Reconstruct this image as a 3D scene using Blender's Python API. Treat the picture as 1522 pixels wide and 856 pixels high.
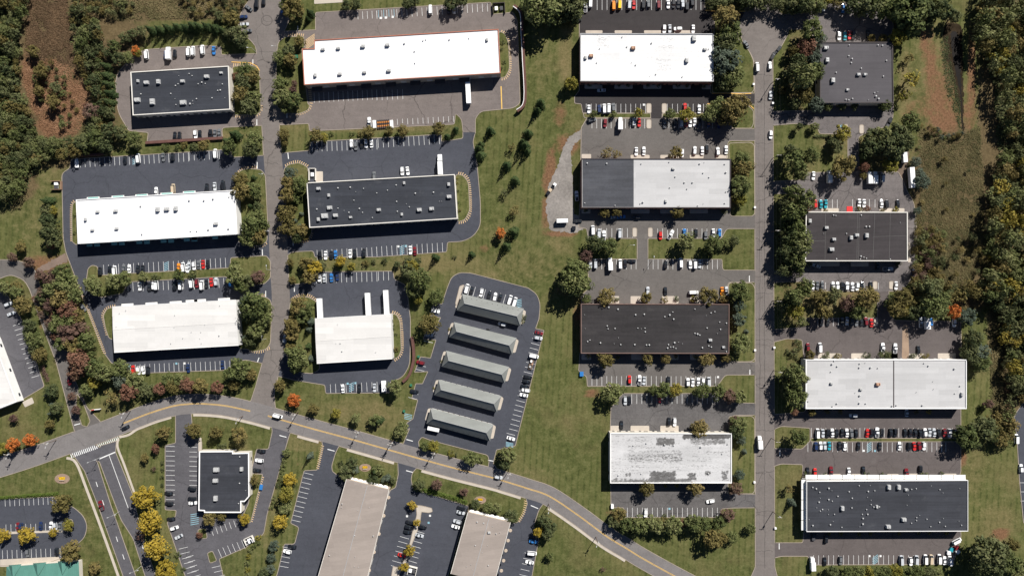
import bpy, bmesh, math, random
from mathutils import Vector, Matrix
from mathutils.geometry import tessellate_polygon
random.seed(7)
scene = bpy.context.scene
for o in list(bpy.data.objects): bpy.data.objects.remove(o)

# ------------------------------------------------------------------ camera, sky, sun, exposure
CAM_H = 420.0          # drone height above the ground, metres
K = 0.375              # metres of ground per photograph pixel
cam_d = bpy.data.cameras.new('camera'); cam = bpy.data.objects.new('camera', cam_d)
scene.collection.objects.link(cam); cam.location = (0, 0, CAM_H)
cam_d.sensor_width = 36.0; cam_d.lens = 36.0 * CAM_H / (1522 * K)
cam_d.clip_start = 1.0; cam_d.clip_end = 9000.0
scene.camera = cam
SUN_AZ = math.radians(32.5); SUN_EL = math.radians(43.0)
world = bpy.data.worlds.new('World'); scene.world = world; world.use_nodes = True
wn = world.node_tree; bg = wn.nodes['Background']
sky = wn.nodes.new('ShaderNodeTexSky'); sky.sky_type = 'NISHITA'; sky.sun_disc = False
sky.sun_elevation = SUN_EL; sky.sun_rotation = SUN_AZ
sky.air_density = 0.55; sky.dust_density = 0.2; sky.ozone_density = 2.0; sky.altitude = 300.0
wn.links.new(sky.outputs[0], bg.inputs[0]); bg.inputs[1].default_value = 0.05
sun_d = bpy.data.lights.new('sun', 'SUN'); sun_d.energy = 5.0; sun_d.angle = math.radians(0.5)
sun_d.color = (1.0, 0.965, 0.915)
sun = bpy.data.objects.new('sun', sun_d); scene.collection.objects.link(sun); sun.location = (200, 300, 300)
sdir = Vector((math.sin(SUN_AZ) * math.cos(SUN_EL), math.cos(SUN_AZ) * math.cos(SUN_EL), math.sin(SUN_EL)))
sun.rotation_euler = (-sdir).to_track_quat('-Z', 'Y').to_euler()
vs = scene.view_settings
vs.view_transform = 'Standard'; vs.look = 'None'; vs.exposure = 0.62; vs.gamma = 1.0; vs.use_curve_mapping = False
scene.render.engine = 'CYCLES'

# ------------------------------------------------------------------ helpers
COL = scene.collection
def W(px, py, z=0.0):
    s = K * (CAM_H - z) / CAM_H
    return Vector(((px - 761) * s, (428 - py) * s, z))
TX = [0, 280, 560, 840, 1100, 1222]; TY = [0, 210, 420, 636]; TZ = 3.89
def T(t, x, y): return (TX[t % 10 - 1] + x / TZ, TY[t // 10 - 1] + y / TZ)
def TP(t, pts): return [T(t, p[0], p[1]) + tuple(p[2:]) for p in pts]

def link(o, parent=None):
    COL.objects.link(o)
    if parent is not None: o.parent = parent
    return o
def mesh_from(name, verts, faces, mats=None, fm=None, smooth=False):
    me = bpy.data.meshes.new(name); me.from_pydata([tuple(v) for v in verts], [], faces)
    for m in (mats or []): me.materials.append(m)
    if fm: me.polygons.foreach_set('material_index', fm)
    if smooth: me.polygons.foreach_set('use_smooth', [True] * len(me.polygons))
    me.update(); return me
def obj(name, me, parent=None, loc=None, rz=None, scale=None):
    o = bpy.data.objects.new(name, me); link(o, parent)
    if loc is not None: o.location = loc
    if rz is not None: o.rotation_euler = (0, 0, rz)
    if scale is not None: o.scale = scale
    return o
def tag(o, label=None, cat=None, group=None, kind=None):
    if label:
        n = len(label.split())
        if n > 16 or n < 4: print('LABEL LENGTH', n, label)
        o['label'] = label
    if cat: o['category'] = cat
    if group: o['group'] = group
    if kind: o['kind'] = kind
    return o
def empty(name, loc, rz=0.0):
    o = bpy.data.objects.new(name, None); link(o); o.location = loc; o.rotation_euler = (0, 0, rz)
    o.empty_display_size = 0.5; return o

class MB:
    def __init__(s): s.v = []; s.f = []; s.m = []
    def add(s, vs_, fs, mi=0):
        b = len(s.v); s.v += [tuple(v) for v in vs_]
        for f in fs: s.f.append([i + b for i in f]); s.m.append(mi)
    def box(s, c, d, rz=0.0, mi=0, taper=1.0):
        x, y, z = c; a, b, h = d[0] / 2, d[1] / 2, d[2]; ca, sa = math.cos(rz), math.sin(rz); pts = []
        for k, zz in ((1.0, 0), (taper, h)):
            for sx, sy in ((-1, -1), (1, -1), (1, 1), (-1, 1)):
                u, w = sx * a * k, sy * b * k
                pts.append((x + u * ca - w * sa, y + u * sa + w * ca, z + zz))
        s.add(pts, [(3, 2, 1, 0), (4, 5, 6, 7), (0, 1, 5, 4), (1, 2, 6, 5), (2, 3, 7, 6), (3, 0, 4, 7)], mi)
    def tube(s, p, q, r0, r1, n=6, mi=0, cap=True):
        p, q = Vector(p), Vector(q); d = (q - p).normalized()
        u = d.orthogonal().normalized(); w = d.cross(u); pts = []
        for c, r in ((p, r0), (q, r1)):
            for i in range(n):
                a = 2 * math.pi * i / n; pts.append(c + u * (r * math.cos(a)) + w * (r * math.sin(a)))
        fs = [(i, (i + 1) % n, n + (i + 1) % n, n + i) for i in range(n)]
        if cap: fs += [tuple(range(n))[::-1], tuple(range(n, 2 * n))]
        s.add(pts, fs, mi)
    def prism(s, poly, z0, z1, mi=0, top=True, bottom=False):
        n = len(poly); pts = [(p[0], p[1], z0) for p in poly] + [(p[0], p[1], z1) for p in poly]
        fs = [(i, (i + 1) % n, n + (i + 1) % n, n + i) for i in range(n)]
        if top: fs.append(tuple(range(n, 2 * n)))
        if bottom: fs.append(tuple(range(n))[::-1])
        s.add(pts, fs, mi)
    def mesh(s, name, mats, smooth=False): return mesh_from(name, s.v, s.f, mats, s.m, smooth)
    def build(s, name, mats, parent=None, loc=None, smooth=False):
        if not isinstance(mats, (list, tuple)): mats = [mats]
        return obj(name, s.mesh(name, mats, smooth), parent, loc)

def area2(p): return sum(p[i][0] * p[(i + 1) % len(p)][1] - p[(i + 1) % len(p)][0] * p[i][1] for i in range(len(p)))
def ccw(p): return list(p) if area2(p) > 0 else list(p)[::-1]
def rounded(poly, r=0.0, n=5):
    out = []; N = len(poly)
    for i, p in enumerate(poly):
        rr = p[2] if len(p) > 2 else r
        P = Vector(p[:2]); A = Vector(poly[i - 1][:2]); B = Vector(poly[(i + 1) % N][:2])
        da, db = (A - P), (B - P)
        if rr <= 0 or da.length < 1e-6 or db.length < 1e-6: out.append(tuple(P)); continue
        t = min(rr, da.length * 0.45, db.length * 0.45)
        a = P + da.normalized() * t; b = P + db.normalized() * t
        for j in range(n + 1):
            u = j / n; q = a * (1 - u) ** 2 + P * (2 * u * (1 - u)) + b * u ** 2; out.append((q.x, q.y))
    return out
def inside(pt, poly):
    x, y = pt; c = False; j = len(poly) - 1
    for i in range(len(poly)):
        xi, yi = poly[i][0], poly[i][1]; xj, yj = poly[j][0], poly[j][1]
        if (yi > y) != (yj > y) and x < (xj - xi) * (y - yi) / (yj - yi) + xi: c = not c
        j = i
    return c
def smooth_line(pts, n=6):
    out = []; N = len(pts)
    for i in range(N - 1):
        p0 = Vector(pts[max(i - 1, 0)]); p1 = Vector(pts[i]); p2 = Vector(pts[i + 1]); p3 = Vector(pts[min(i + 2, N - 1)])
        for j in range(n):
            t = j / n
            q = 0.5 * ((2 * p1) + (p2 - p0) * t + (2 * p0 - 5 * p1 + 4 * p2 - p3) * t * t + (3 * p1 - p0 - 3 * p2 + p3) * t ** 3)
            out.append(tuple(q))
    out.append(tuple(pts[-1])); return out
def offset_line(pts, d):
    out = []
    for i in range(len(pts)):
        a = Vector(pts[max(i - 1, 0)][:2]); b = Vector(pts[min(i + 1, len(pts) - 1)][:2]); t = (b - a)
        t = t.normalized() if t.length > 1e-9 else Vector((1, 0))
        n = Vector((-t.y, t.x)); p = Vector(pts[i][:2]); out.append(tuple(p + n * d))
    return out
def resample(pts, step, closed=False):
    P = [Vector(p[:2]) for p in pts]
    if closed: P.append(P[0])
    out = [P[0]]; acc = 0.0
    for a, b in zip(P, P[1:]):
        L = (b - a).length
        if L < 1e-9: continue
        k = max(1, int(math.ceil(L / step)))
        for j in range(1, k + 1): out.append(a + (b - a) * (j / k))
    return [tuple(p) for p in out]

# ------------------------------------------------------------------ materials
MATS = {}
def nodes(name):
    m = bpy.data.materials.new(name); m.use_nodes = True; nt = m.node_tree
    return m, nt, nt.nodes['Principled BSDF']
def nnoise(nt, scale, detail=4, rough=0.6, vec=None):
    n = nt.nodes.new('ShaderNodeTexNoise'); n.inputs['Scale'].default_value = scale
    n.inputs['Detail'].default_value = detail; n.inputs['Roughness'].default_value = rough
    if vec is not None: nt.links.new(vec, n.inputs['Vector'])
    return n.outputs['Fac']
def nramp(nt, fac, stops):
    r = nt.nodes.new('ShaderNodeValToRGB'); e = r.color_ramp.elements
    while len(e) > 1: e.remove(e[-1])
    for i, (p, c) in enumerate(stops):
        el = e[0] if i == 0 else e.new(p)
        el.position = p; el.color = tuple(c) + ((1,) if len(c) == 3 else ()) if not isinstance(c, (int, float)) else (c, c, c, 1)
    nt.links.new(fac, r.inputs[0]); return r.outputs[0]
def nmix(nt, fac, a, b, mode='MIX'):
    m = nt.nodes.new('ShaderNodeMix'); m.data_type = 'RGBA'; m.blend_type = mode
    for sock, v in ((m.inputs[0], fac), (m.inputs[6], a), (m.inputs[7], b)):
        if isinstance(v, (int, float)): sock.default_value = v
        elif isinstance(v, (tuple, list)): sock.default_value = tuple(v)[:3] + (1,)
        else: nt.links.new(v, sock)
    return m.outputs[2]
def nmath(nt, op, a, b=None):
    m = nt.nodes.new('ShaderNodeMath'); m.operation = op
    for i, v in enumerate((a, b)):
        if v is None: continue
        if isinstance(v, (int, float)): m.inputs[i].default_value = v
        else: nt.links.new(v, m.inputs[i])
    return m.outputs[0]
def nmap(nt, scale=(1, 1, 1), rot=0.0, src='Object'):
    tc = nt.nodes.new('ShaderNodeTexCoord'); mp = nt.nodes.new('ShaderNodeMapping')
    mp.inputs['Scale'].default_value = scale; mp.inputs['Rotation'].default_value = (0, 0, rot)
    nt.links.new(tc.outputs[src], mp.inputs[0]); return mp.outputs[0]
def nbump(nt, bs, h, strength=0.3, dist=0.05):
    b = nt.nodes.new('ShaderNodeBump'); b.inputs['Strength'].default_value = strength; b.inputs['Distance'].default_value = dist
    nt.links.new(h, b.inputs['Height']); nt.links.new(b.outputs[0], bs.inputs['Normal'])
def mottled(name, col, var=0.25, s1=0.15, s2=2.0, rough=0.85, spec=0.2, bump=0.0, metallic=0.0):
    if name in MATS: return MATS[name]
    m, nt, bs = nodes(name); v = nmap(nt)
    a = nnoise(nt, s1, 4, 0.6, v); b = nnoise(nt, s2, 5, 0.7, v)
    f = nmath(nt, 'ADD', nmath(nt, 'MULTIPLY', a, 0.55), nmath(nt, 'MULTIPLY', b, 0.45))
    lo = tuple(c * (1 - var) for c in col); hi = tuple(min(1, c * (1 + var)) for c in col)
    c = nramp(nt, f, [(0.3, lo), (0.7, hi)])
    nt.links.new(c, bs.inputs['Base Color']); bs.inputs['Roughness'].default_value = rough
    bs.inputs['Specular IOR Level'].default_value = spec; bs.inputs['Metallic'].default_value = metallic
    if bump: nbump(nt, bs, b, bump)
    MATS[name] = m; return m
def asphalt(name, col, crack=0.5, var=0.16, patch=0.35, cellsize=0.045):
    m, nt, bs = nodes(name); v = nmap(nt)
    fine = nnoise(nt, 1.1, 4, 0.75, v); big = nnoise(nt, 0.05, 5, 0.6, v); mid = nnoise(nt, 0.3, 4, 0.65, v)
    st = nnoise(nt, 0.45, 3, 0.6, nmap(nt, (0.10, 1.0, 1.0)))
    f = nmath(nt, 'ADD', nmath(nt, 'MULTIPLY', fine, 0.34), nmath(nt, 'ADD', nmath(nt, 'MULTIPLY', big, 0.3), nmath(nt, 'ADD', nmath(nt, 'MULTIPLY', mid, 0.2), nmath(nt, 'MULTIPLY', st, 0.16))))
    base = nramp(nt, f, [(0.40, tuple(c * (1 - var) for c in col)), (0.60, tuple(c * (1 + var) for c in col))])
    # paler worn and oil-dark patches
    wear = nramp(nt, nnoise(nt, 0.11, 6, 0.7, v), [(0.56, 0.0), (0.72, 1.0)])
    base = nmix(nt, nmath(nt, 'MULTIPLY', wear, patch), base, tuple(min(1, c * 1.45 + 0.012) for c in col))
    oil = nramp(nt, nnoise(nt, 0.5, 3, 0.6, v), [(0.60, 0.0), (0.72, 1.0)])
    base = nmix(nt, nmath(nt, 'MULTIPLY', oil, 0.4), base, tuple(c * 0.55 for c in col))
    # sealed cracks: thin dark lines along big uneven cells
    nz = nt.nodes.new('ShaderNodeTexNoise'); nz.inputs['Scale'].default_value = 0.12; nz.inputs['Detail'].default_value = 5
    nt.links.new(v, nz.inputs['Vector'])
    vm = nt.nodes.new('ShaderNodeVectorMath'); vm.operation = 'MULTIPLY_ADD'
    nt.links.new(nz.outputs['Color'], vm.inputs[0]); vm.inputs[1].default_value = (7, 7, 0); nt.links.new(v, vm.inputs[2])
    vo = nt.nodes.new('ShaderNodeTexVoronoi'); vo.feature = 'DISTANCE_TO_EDGE'; vo.inputs['Scale'].default_value = cellsize
    vo.voronoi_dimensions = '2D'
    nt.links.new(vm.outputs[0], vo.inputs['Vector'])
    w = 0.16 * cellsize
    cr = nramp(nt, vo.outputs['Distance'], [(0.0, 1.0), (w, 0.9), (w * 1.6, 0.0)])
    gate = nramp(nt, nnoise(nt, 0.03, 2, 0.5, v), [(0.4, 0.0), (0.55, 1.0)])
    base = nmix(nt, nmath(nt, 'MULTIPLY', nmath(nt, 'MULTIPLY', cr, gate), crack), base, tuple(c * 0.38 for c in col))
    nt.links.new(base, bs.inputs['Base Color']); bs.inputs['Roughness'].default_value = 0.9
    bs.inputs['Specular IOR Level'].default_value = 0.15
    MATS[name] = m; return m
def roofmat(name, col, stain=(0.5, 0.48, 0.45), amount=0.3, seam=0.25, seam_w=3.0, rot=0.0, peel=None, rough=0.75, var=0.08, sheets=0.06):
    m, nt, bs = nodes(name); v = nmap(nt, rot=rot)
    fine = nnoise(nt, 0.9, 5, 0.75, v); big = nnoise(nt, 0.07, 4, 0.6, v)
    streak = nnoise(nt, 0.9, 4, 0.65, nmap(nt, (0.05, 0.7, 1), rot))
    f = nmath(nt, 'ADD', nmath(nt, 'MULTIPLY', fine, 0.3), nmath(nt, 'ADD', nmath(nt, 'MULTIPLY', big, 0.35), nmath(nt, 'MULTIPLY', streak, 0.35)))
    base = nramp(nt, f, [(0.41, tuple(c * (1 - var) for c in col)), (0.59, tuple(min(1, c * (1 + var)) for c in col))])
    st = nramp(nt, nnoise(nt, 0.16, 6, 0.72, v), [(0.58, 0.0), (0.74, 1.0)])
    base = nmix(nt, nmath(nt, 'MULTIPLY', st, amount), base, stain)
    # sheets of membrane, each a little lighter or darker than its neighbour
    bk = nt.nodes.new('ShaderNodeTexBrick'); nt.links.new(v, bk.inputs['Vector']); bk.inputs['Scale'].default_value = 1.0
    bk.inputs['Brick Width'].default_value = 11.0; bk.inputs['Row Height'].default_value = max(2.4, seam_w); bk.inputs['Mortar Size'].default_value = 0.0; bk.offset = 0.37
    bk.inputs['Color1'].default_value = (1 - sheets, 1 - sheets, 1 - sheets, 1); bk.inputs['Color2'].default_value = (1 + sheets, 1 + sheets, 1 + sheets, 1)
    base = nmix(nt, 1.0, base, bk.outputs[0], 'MULTIPLY')
    sep = nt.nodes.new('ShaderNodeSeparateXYZ'); nt.links.new(v, sep.inputs[0])
    fr = nmath(nt, 'FRACT', nmath(nt, 'DIVIDE', nmath(nt, 'ADD', sep.outputs[1], 1000.0), seam_w))
    ln = nmath(nt, 'LESS_THAN', fr, 0.11)
    base = nmix(nt, nmath(nt, 'MULTIPLY', ln, seam), base, tuple(c * 0.6 for c in col))
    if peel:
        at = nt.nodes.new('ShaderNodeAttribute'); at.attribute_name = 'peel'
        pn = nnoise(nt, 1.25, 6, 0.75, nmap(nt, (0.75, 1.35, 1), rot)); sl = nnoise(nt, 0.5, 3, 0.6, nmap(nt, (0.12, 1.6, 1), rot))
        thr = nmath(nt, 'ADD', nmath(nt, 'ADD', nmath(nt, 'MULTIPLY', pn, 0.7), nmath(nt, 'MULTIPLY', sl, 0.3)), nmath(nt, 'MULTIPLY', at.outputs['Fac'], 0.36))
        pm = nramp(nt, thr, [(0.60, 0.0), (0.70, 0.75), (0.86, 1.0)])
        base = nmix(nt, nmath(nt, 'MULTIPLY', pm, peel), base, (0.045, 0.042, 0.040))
    nt.links.new(base, bs.inputs['Base Color']); bs.inputs['Roughness'].default_value = rough
    bs.inputs['Specular IOR Level'].default_value = 0.2
    MATS[name] = m; return m
def leafmat(name, cols, sat=1.0):
    m, nt, bs = nodes(name)
    oi = nt.nodes.new('ShaderNodeObjectInfo'); at = nt.nodes.new('ShaderNodeAttribute'); at.attribute_name = 'tint'
    f = nmath(nt, 'ADD', nmath(nt, 'MULTIPLY', at.outputs['Fac'], 0.62), nmath(nt, 'MULTIPLY', oi.outputs['Random'], 0.38))
    n = len(cols); c = nramp(nt, f, [(0.12 + 0.76 * i / max(1, n - 1), cc) for i, cc in enumerate(cols)])
    nt.links.new(c, bs.inputs['Base Color']); bs.inputs['Roughness'].default_value = 0.75
    bs.inputs['Specular IOR Level'].default_value = 0.12
    tr = nt.nodes.new('ShaderNodeBsdfTranslucent'); nt.links.new(c, tr.inputs[0])
    mx = nt.nodes.new('ShaderNodeMixShader'); mx.inputs[0].default_value = 0.22
    nt.links.new(bs.outputs[0], mx.inputs[1]); nt.links.new(tr.outputs[0], mx.inputs[2])
    nt.links.new(mx.outputs[0], nt.nodes['Material Output'].inputs[0])
    MATS[name] = m; return m

AS = {
 'worn': asphalt('asphalt_worn', (0.148, 0.126, 0.116), 0.7),
 'road': asphalt('asphalt_road', (0.148, 0.130, 0.119), 0.55, var=0.15, cellsize=0.06),
 'blue': asphalt('asphalt_sealed', (0.055, 0.058, 0.070), 0.35, patch=0.22),
 'black': asphalt('asphalt_fresh', (0.038, 0.034, 0.034), 0.2, patch=0.15),
 'mid': asphalt('asphalt_mid', (0.112, 0.102, 0.094), 0.45),
 'midc': asphalt('asphalt_brown_grey', (0.097, 0.083, 0.079), 0.45),
 'grey': asphalt('asphalt_grey', (0.128, 0.114, 0.110), 0.75, var=0.26, cellsize=0.09),
 'greyb': asphalt('asphalt_patched', (0.096, 0.090, 0.088), 0.5, var=0.28, cellsize=0.07),
 'greyd': asphalt('asphalt_cool_grey', (0.086, 0.083, 0.090), 0.45, var=0.2, cellsize=0.06),
 'main': asphalt('asphalt_main_road', (0.158, 0.146, 0.141), 0.3),
}
gravel = mottled('gravel', (0.20, 0.182, 0.165), 0.42, 0.10, 0.8, 0.95)
concrete = mottled('concrete', (0.40,0.34,0.28), 0.2, 0.2, 2.5, 0.9)
walk = mottled('sidewalk_concrete', (0.42,0.37,0.31), 0.15, 0.2, 2.5, 0.9)
kerbm = mottled('kerb_concrete', (0.28,0.235,0.19), 0.25, 0.15, 3.0, 0.9)
paint_w = mottled('paint_white', (0.62, 0.62, 0.60), 0.25, 0.3, 5.0, 0.8)
paint_y = mottled('paint_yellow', (0.60, 0.38, 0.10), 0.25, 0.3, 5.0, 0.8)
paint_t = mottled('paint_tan_yellow', (0.50, 0.35, 0.19), 0.3, 0.4, 5.0, 0.8)
paint_b = mottled('paint_blue', (0.20, 0.36, 0.42), 0.25, 0.3, 5.0, 0.8)
kerb_y = mottled('kerb_yellow', (0.60, 0.36, 0.10), 0.3, 0.3, 5.0, 0.8)

def grassmat():
    m, nt, bs = nodes('grass_ground'); v = nmap(nt)
    at = nt.nodes.new('ShaderNodeAttribute'); at.attribute_name = 'zones'
    sp = nt.nodes.new('ShaderNodeSeparateColor'); nt.links.new(at.outputs['Color'], sp.inputs[0])
    fine = nnoise(nt, 0.85, 5, 0.8, v); big = nnoise(nt, 0.035, 5, 0.6, v); mid = nnoise(nt, 0.22, 6, 0.68, v)
    lawn = nramp(nt, nmath(nt, 'ADD', nmath(nt, 'MULTIPLY', fine, 0.45), nmath(nt, 'MULTIPLY', mid, 0.55)),
                 [(0.38, (0.034, 0.040, 0.013)), (0.5, (0.066, 0.076, 0.024)), (0.62, (0.120, 0.118, 0.048))])
    # mower stripes
    sx = nt.nodes.new('ShaderNodeSeparateXYZ'); nt.links.new(nmap(nt, rot=0.06), sx.inputs[0])
    stripe = nmath(nt, 'PINGPONG', nmath(nt, 'ADD', sx.outputs[0], nmath(nt, 'MULTIPLY', mid, 2.2)), 1.7)
    lawn = nmix(nt, nmath(nt, 'MULTIPLY', nramp(nt, stripe, [(0.35, 0.0), (0.65, 1.0)]), nmath(nt, 'MULTIPLY', nramp(nt, nnoise(nt, 0.02, 2, 0.5, v), [(0.35, 0.1), (0.65, 1.0)]), 0.45)), lawn, (0.135, 0.128, 0.050))
    drycol = nramp(nt, fine, [(0.3, (0.105, 0.085, 0.036)), (0.7, (0.215, 0.165, 0.085))])
    soil = nramp(nt, fine, [(0.34, (0.085, 0.044, 0.024)), (0.66, (0.215, 0.118, 0.066))])
    wild = nramp(nt, nmath(nt, 'ADD', nmath(nt, 'MULTIPLY', fine, 0.6), nmath(nt, 'MULTIPLY', mid, 0.4)),
                 [(0.3, (0.040, 0.030, 0.016)), (0.5, (0.100, 0.074, 0.038)), (0.7, (0.175, 0.130, 0.070))])
    def w(ch, lo, hi, amt=1.0):
        f = nmath(nt, 'ADD', sp.outputs[ch], nmath(nt, 'MULTIPLY', nmath(nt, 'SUBTRACT', mid, 0.5), 1.1))
        return nmath(nt, 'MULTIPLY', nramp(nt, f, [(lo, 0.0), (hi, 1.0)]), amt)
    natdry = nramp(nt, big, [(0.49, 0.0), (0.70, 0.5)])
    c = nmix(nt, natdry, lawn, drycol)
    c = nmix(nt, w(0, 0.22, 0.8, 0.9), c, drycol); c = nmix(nt, w(2, 0.3, 0.62), c, wild); c = nmix(nt, w(1, 0.32, 0.72, 0.95), c, soil)
    nt.links.new(c, bs.inputs['Base Color']); bs.inputs['Roughness'].default_value = 0.95; bs.inputs['Specular IOR Level'].default_value = 0.05
    nbump(nt, bs, fine, 0.6, 0.25)
    return m
grass = grassmat()
# ------------------------------------------------------------------ ground sheet
def axis(lim_lo, lim_hi, step, far):
    a = [-far, -far * 0.5, -far * 0.25]; x = lim_lo
    while x <= lim_hi: a.append(x); x += step
    return a + [far * 0.25, far * 0.5, far]
BLOB = {'dry': [(640,392,70,16,.6),(600,400,30,20,.5),(540,610,70,22,.45),(1230,445,75,24,.75),(1250,210,45,20,.55),(55,300,45,90,.35),(805,90,18,80,.35),(840,85,12,50,.7),
                (770,395,90,30,.4),(830,330,25,60,.5),(120,215,90,18,.5),(285,202,90,10,.7),(1480,780,30,40,.5),(1330,240,40,30,.6),(1385,110,40,90,.45),(1345,130,12,60,.7),(40,700,120,25,.25),
                (560,190,130,8,.6),(500,392,90,10,.4),(350,380,45,20,.3),(460,660,50,14,.5),(400,760,18,80,.45),(700,700,120,9,.4),(130,780,10,90,.3),(580,620,80,25,.45),(1190,250,30,25,.4),(985,385,0,0,0),(1450,700,14,70,.4),(745,350,25,25,.4),(725,410,40,10,.5)],
        'soil': [(45,105,14,30,.95),(60,150,18,22,.9),(82,185,30,18,1.0),(58,120,18,18,.75),(112,138,24,18,.9),(98,165,26,24,.8),(80,95,16,14,.5),(75,70,0,0,0),(1374,55,8,40,.75),(1384,100,9,50,.8),(1396,145,12,40,.8),(1404,180,26,20,.8),(1398,160,42,38,.62),(1400,110,30,40,.42),(1375,165,14,30,.5),(1444,110,6,80,.85),(1442,170,10,25,.75),
                 (814,268,8,30,.85),(812,315,7,28,.85),(832,347,28,6,.9),(845,215,20,16,.8),(820,245,8,30,.85),(860,200,10,10,.6),(832,170,12,25,.6),(826,90,0,0,0),(1487,793,14,9,1.0),(1428,680,8,16,.9),(70,392,36,14,.8),(118,440,6,30,.5),(840,430,20,12,.5),(858,470,8,20,.6),(720,370,10,8,.6),(763,90,9,70,.35),
                 (1352,170,10,20,.6),(1345,300,8,30,.7),(1340,505,0,0,0),(110,520,10,20,.4),(60,470,5,40,.5),(880,585,14,8,.7),(920,640,0,0,0),(905,760,10,8,.5),(1290,440,30,14,.5),(470,652,10,10,.5),(445,720,10,70,.35)],
        'wild': [(75,55,48,80,1.0),(85,165,50,45,1.0),(150,50,70,40,.9),(230,14,160,16,1.1),(150,130,40,80,.9),(20,120,45,140,1.0),(30,270,25,30,1.0),(1410,290,55,110,1.1),(1385,380,35,70,1.1),(1440,420,50,40,1.0),(1500,200,45,240,1.1),(1500,470,30,90,1.0),
                 (1484,540,9,110,1.0),(1500,590,22,30,.8),(1405,205,30,14,.8),(120,240,80,14,.7),(100,500,25,60,.7),(1414,85,14,60,.85),(1180,420,25,160,.5),(1185,120,25,80,.5)]}
def zone_at(px, py):
    out = []
    for k in ('dry', 'soil', 'wild'):
        v = 0.0
        for (bx, by, rx, ry, w) in BLOB[k]:
            if rx <= 0: continue
            d = ((px - bx) / rx) ** 2 + ((py - by) / ry) ** 2
            if d < 4: v = max(v, w * math.exp(-(d ** 1.5) * 0.7))
        out.append(min(1.0, v))
    return out
xs = axis(-340, 340, 2.5, 6000); ys = axis(-210, 210, 2.5, 6000)
gv = [(x, y, 0.0) for y in ys for x in xs]; nx = len(xs)
gf = [(j * nx + i, j * nx + i + 1, (j + 1) * nx + i + 1, (j + 1) * nx + i) for j in range(len(ys) - 1) for i in range(nx - 1)]
gme = mesh_from('ground', gv, gf, [grass])
ca = gme.color_attributes.new('zones', 'FLOAT_COLOR', 'POINT'); buf = []
for (x, y, z) in gv:
    d, s, w = zone_at(x / K + 761, 428 - y / K); buf += [d, s, w, 1.0]
ca.data.foreach_set('color', buf)
tag(obj('ground', gme), kind='structure')

# ------------------------------------------------------------------ roads and car parks
ASPH = []        # (name, px polygon, material, z)
def stroke(pts, wl, wr=None):
    c = smooth_line(pts); n = len(c) - 1
    if not isinstance(wl, list): L = [wl] * (n + 1)
    else:
        L = []
        for i in range(n + 1):
            t = i / n * (len(wl) - 1); k = min(int(t), len(wl) - 2); L.append(wl[k] + (wl[k + 1] - wl[k]) * (t - k))
    a = [offset_line(c, L[i])[i] for i in range(n + 1)]; b = [offset_line(c, -L[i])[i] for i in range(n + 1)]
    return a + b[::-1]
MAIN = [(-40,705),(0,694),(50,678),(103,659),(140,646),(176,632),(221,614.5),(257,603.5),(280,600.5),(300,600),(335,603),(372,611),(398,618),(457,635),(520,652),(580,669),(640,686),(683,697.5),(735,710.5),(750,715),(785,726),(817,737.5),(860,766),(902,797),(930,814),(956,830),(1005,857),(1040,875)]
main_poly = stroke(MAIN, 14.6)
PARK = [(400,-14),(396,40),(396,75),(399,135),(403,200),(405.5,236),(412,313),(414.5,390),(417.5,446),(414,495),(405,536),(394,578),(390,604)]
park_poly = stroke(PARK, [17,24,15,13.5,13,13.5,14,13.5,13.5,13,14,14.5,20])
bulb1 = [(371,-12),(371,0),(362,12),(357,23),(354.5,38),(362,51),(374,62),(381,71),(411,72),(415,55),(424,44),(430,30),(420,10),(416,-12)]
str_poly = rounded([(1121.5,90),(1149,84),(1160,72),(1172,50,6),(1171,32,6),(1152,10),(1140,-12),(1108,-12),(1107,18),(1097,38,8),(1104,64,8),(1116,80,6),(1121.5,95)], 4)
straight = rounded([(1121.5,86),(1148.7,80),(1151,640),(1151.5,842),(1158,866),(1112,866),(1122.5,842)], 3)
ASPH += [('main_road', main_poly, 'main', .060), ('park_road', park_poly, 'road', .052), ('turning_circle', bulb1, 'road', .056), ('turning_circle', str_poly, 'road', .056), ('straight_road', straight, 'road', .052)]
def lot(name, poly, mat, z, r=3): ASPH.append((name, rounded(poly, r), mat, z))
lot('boulevard', [(103,672,0),(110.5,678,0),(126,700),(148,757),(190,875),(208,875),(199,847),(164.5,749),(145,687),(142.7,683),(160,671),(140,660)], 'greyd', .048, 1)
lot('boulevard', [(140,684,0),(148,686),(163,727),(180,772,6),(198,800,6),(222,875),(238,875),(210,790),(198,736),(172,672),(173,655,0),(150,662,0)], 'greyd', .044, 1)
lot('service_road', [(-12,386),(20,386),(44,392,8),(54,404,8),(58,420),(77,482),(105,530),(112,566),(130,606),(150,627),(152,640),(112,645),(99,597),(83.5,538),(63,484),(44,430),(36,416,10),(16,408,8),(0,414),(-12,418)], 'mid', .040, 3)
lot('parking_lot', [(-12,424),(4,428),(26,462),(37,486),(66,574),(24,599),(-12,610)], 'greyd', .036)
lot('parking_lot', TP(11, [(745,757),(858,768),(850,822)]) + [(331,208),(330,190,5),(383,187),(392,187,0),(392,168,0),(395,80,0),(380,80,6),(329,82),(329,69.5)] + [(300,68),(213,74.5,8),(190,92,10),(175,108,8),(172,123),(175,167,12)], 'worn', .032)
lot('parking_lot', [(406,42,0),(425,47),(469,45,0),(469,19),(730,4),(731,22),(752,20),(763,18,5),(769,32),(773,154,5),(763,161,5),(714,166,8),(706.5,177),(706.5,199,0),(688.5,199,0),(686,177,6),(677,169),(675.5,185),(540,191.5),(460,195),(459,184,3),(420,186,5),(408,186,0)], 'worn', .036)
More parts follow.
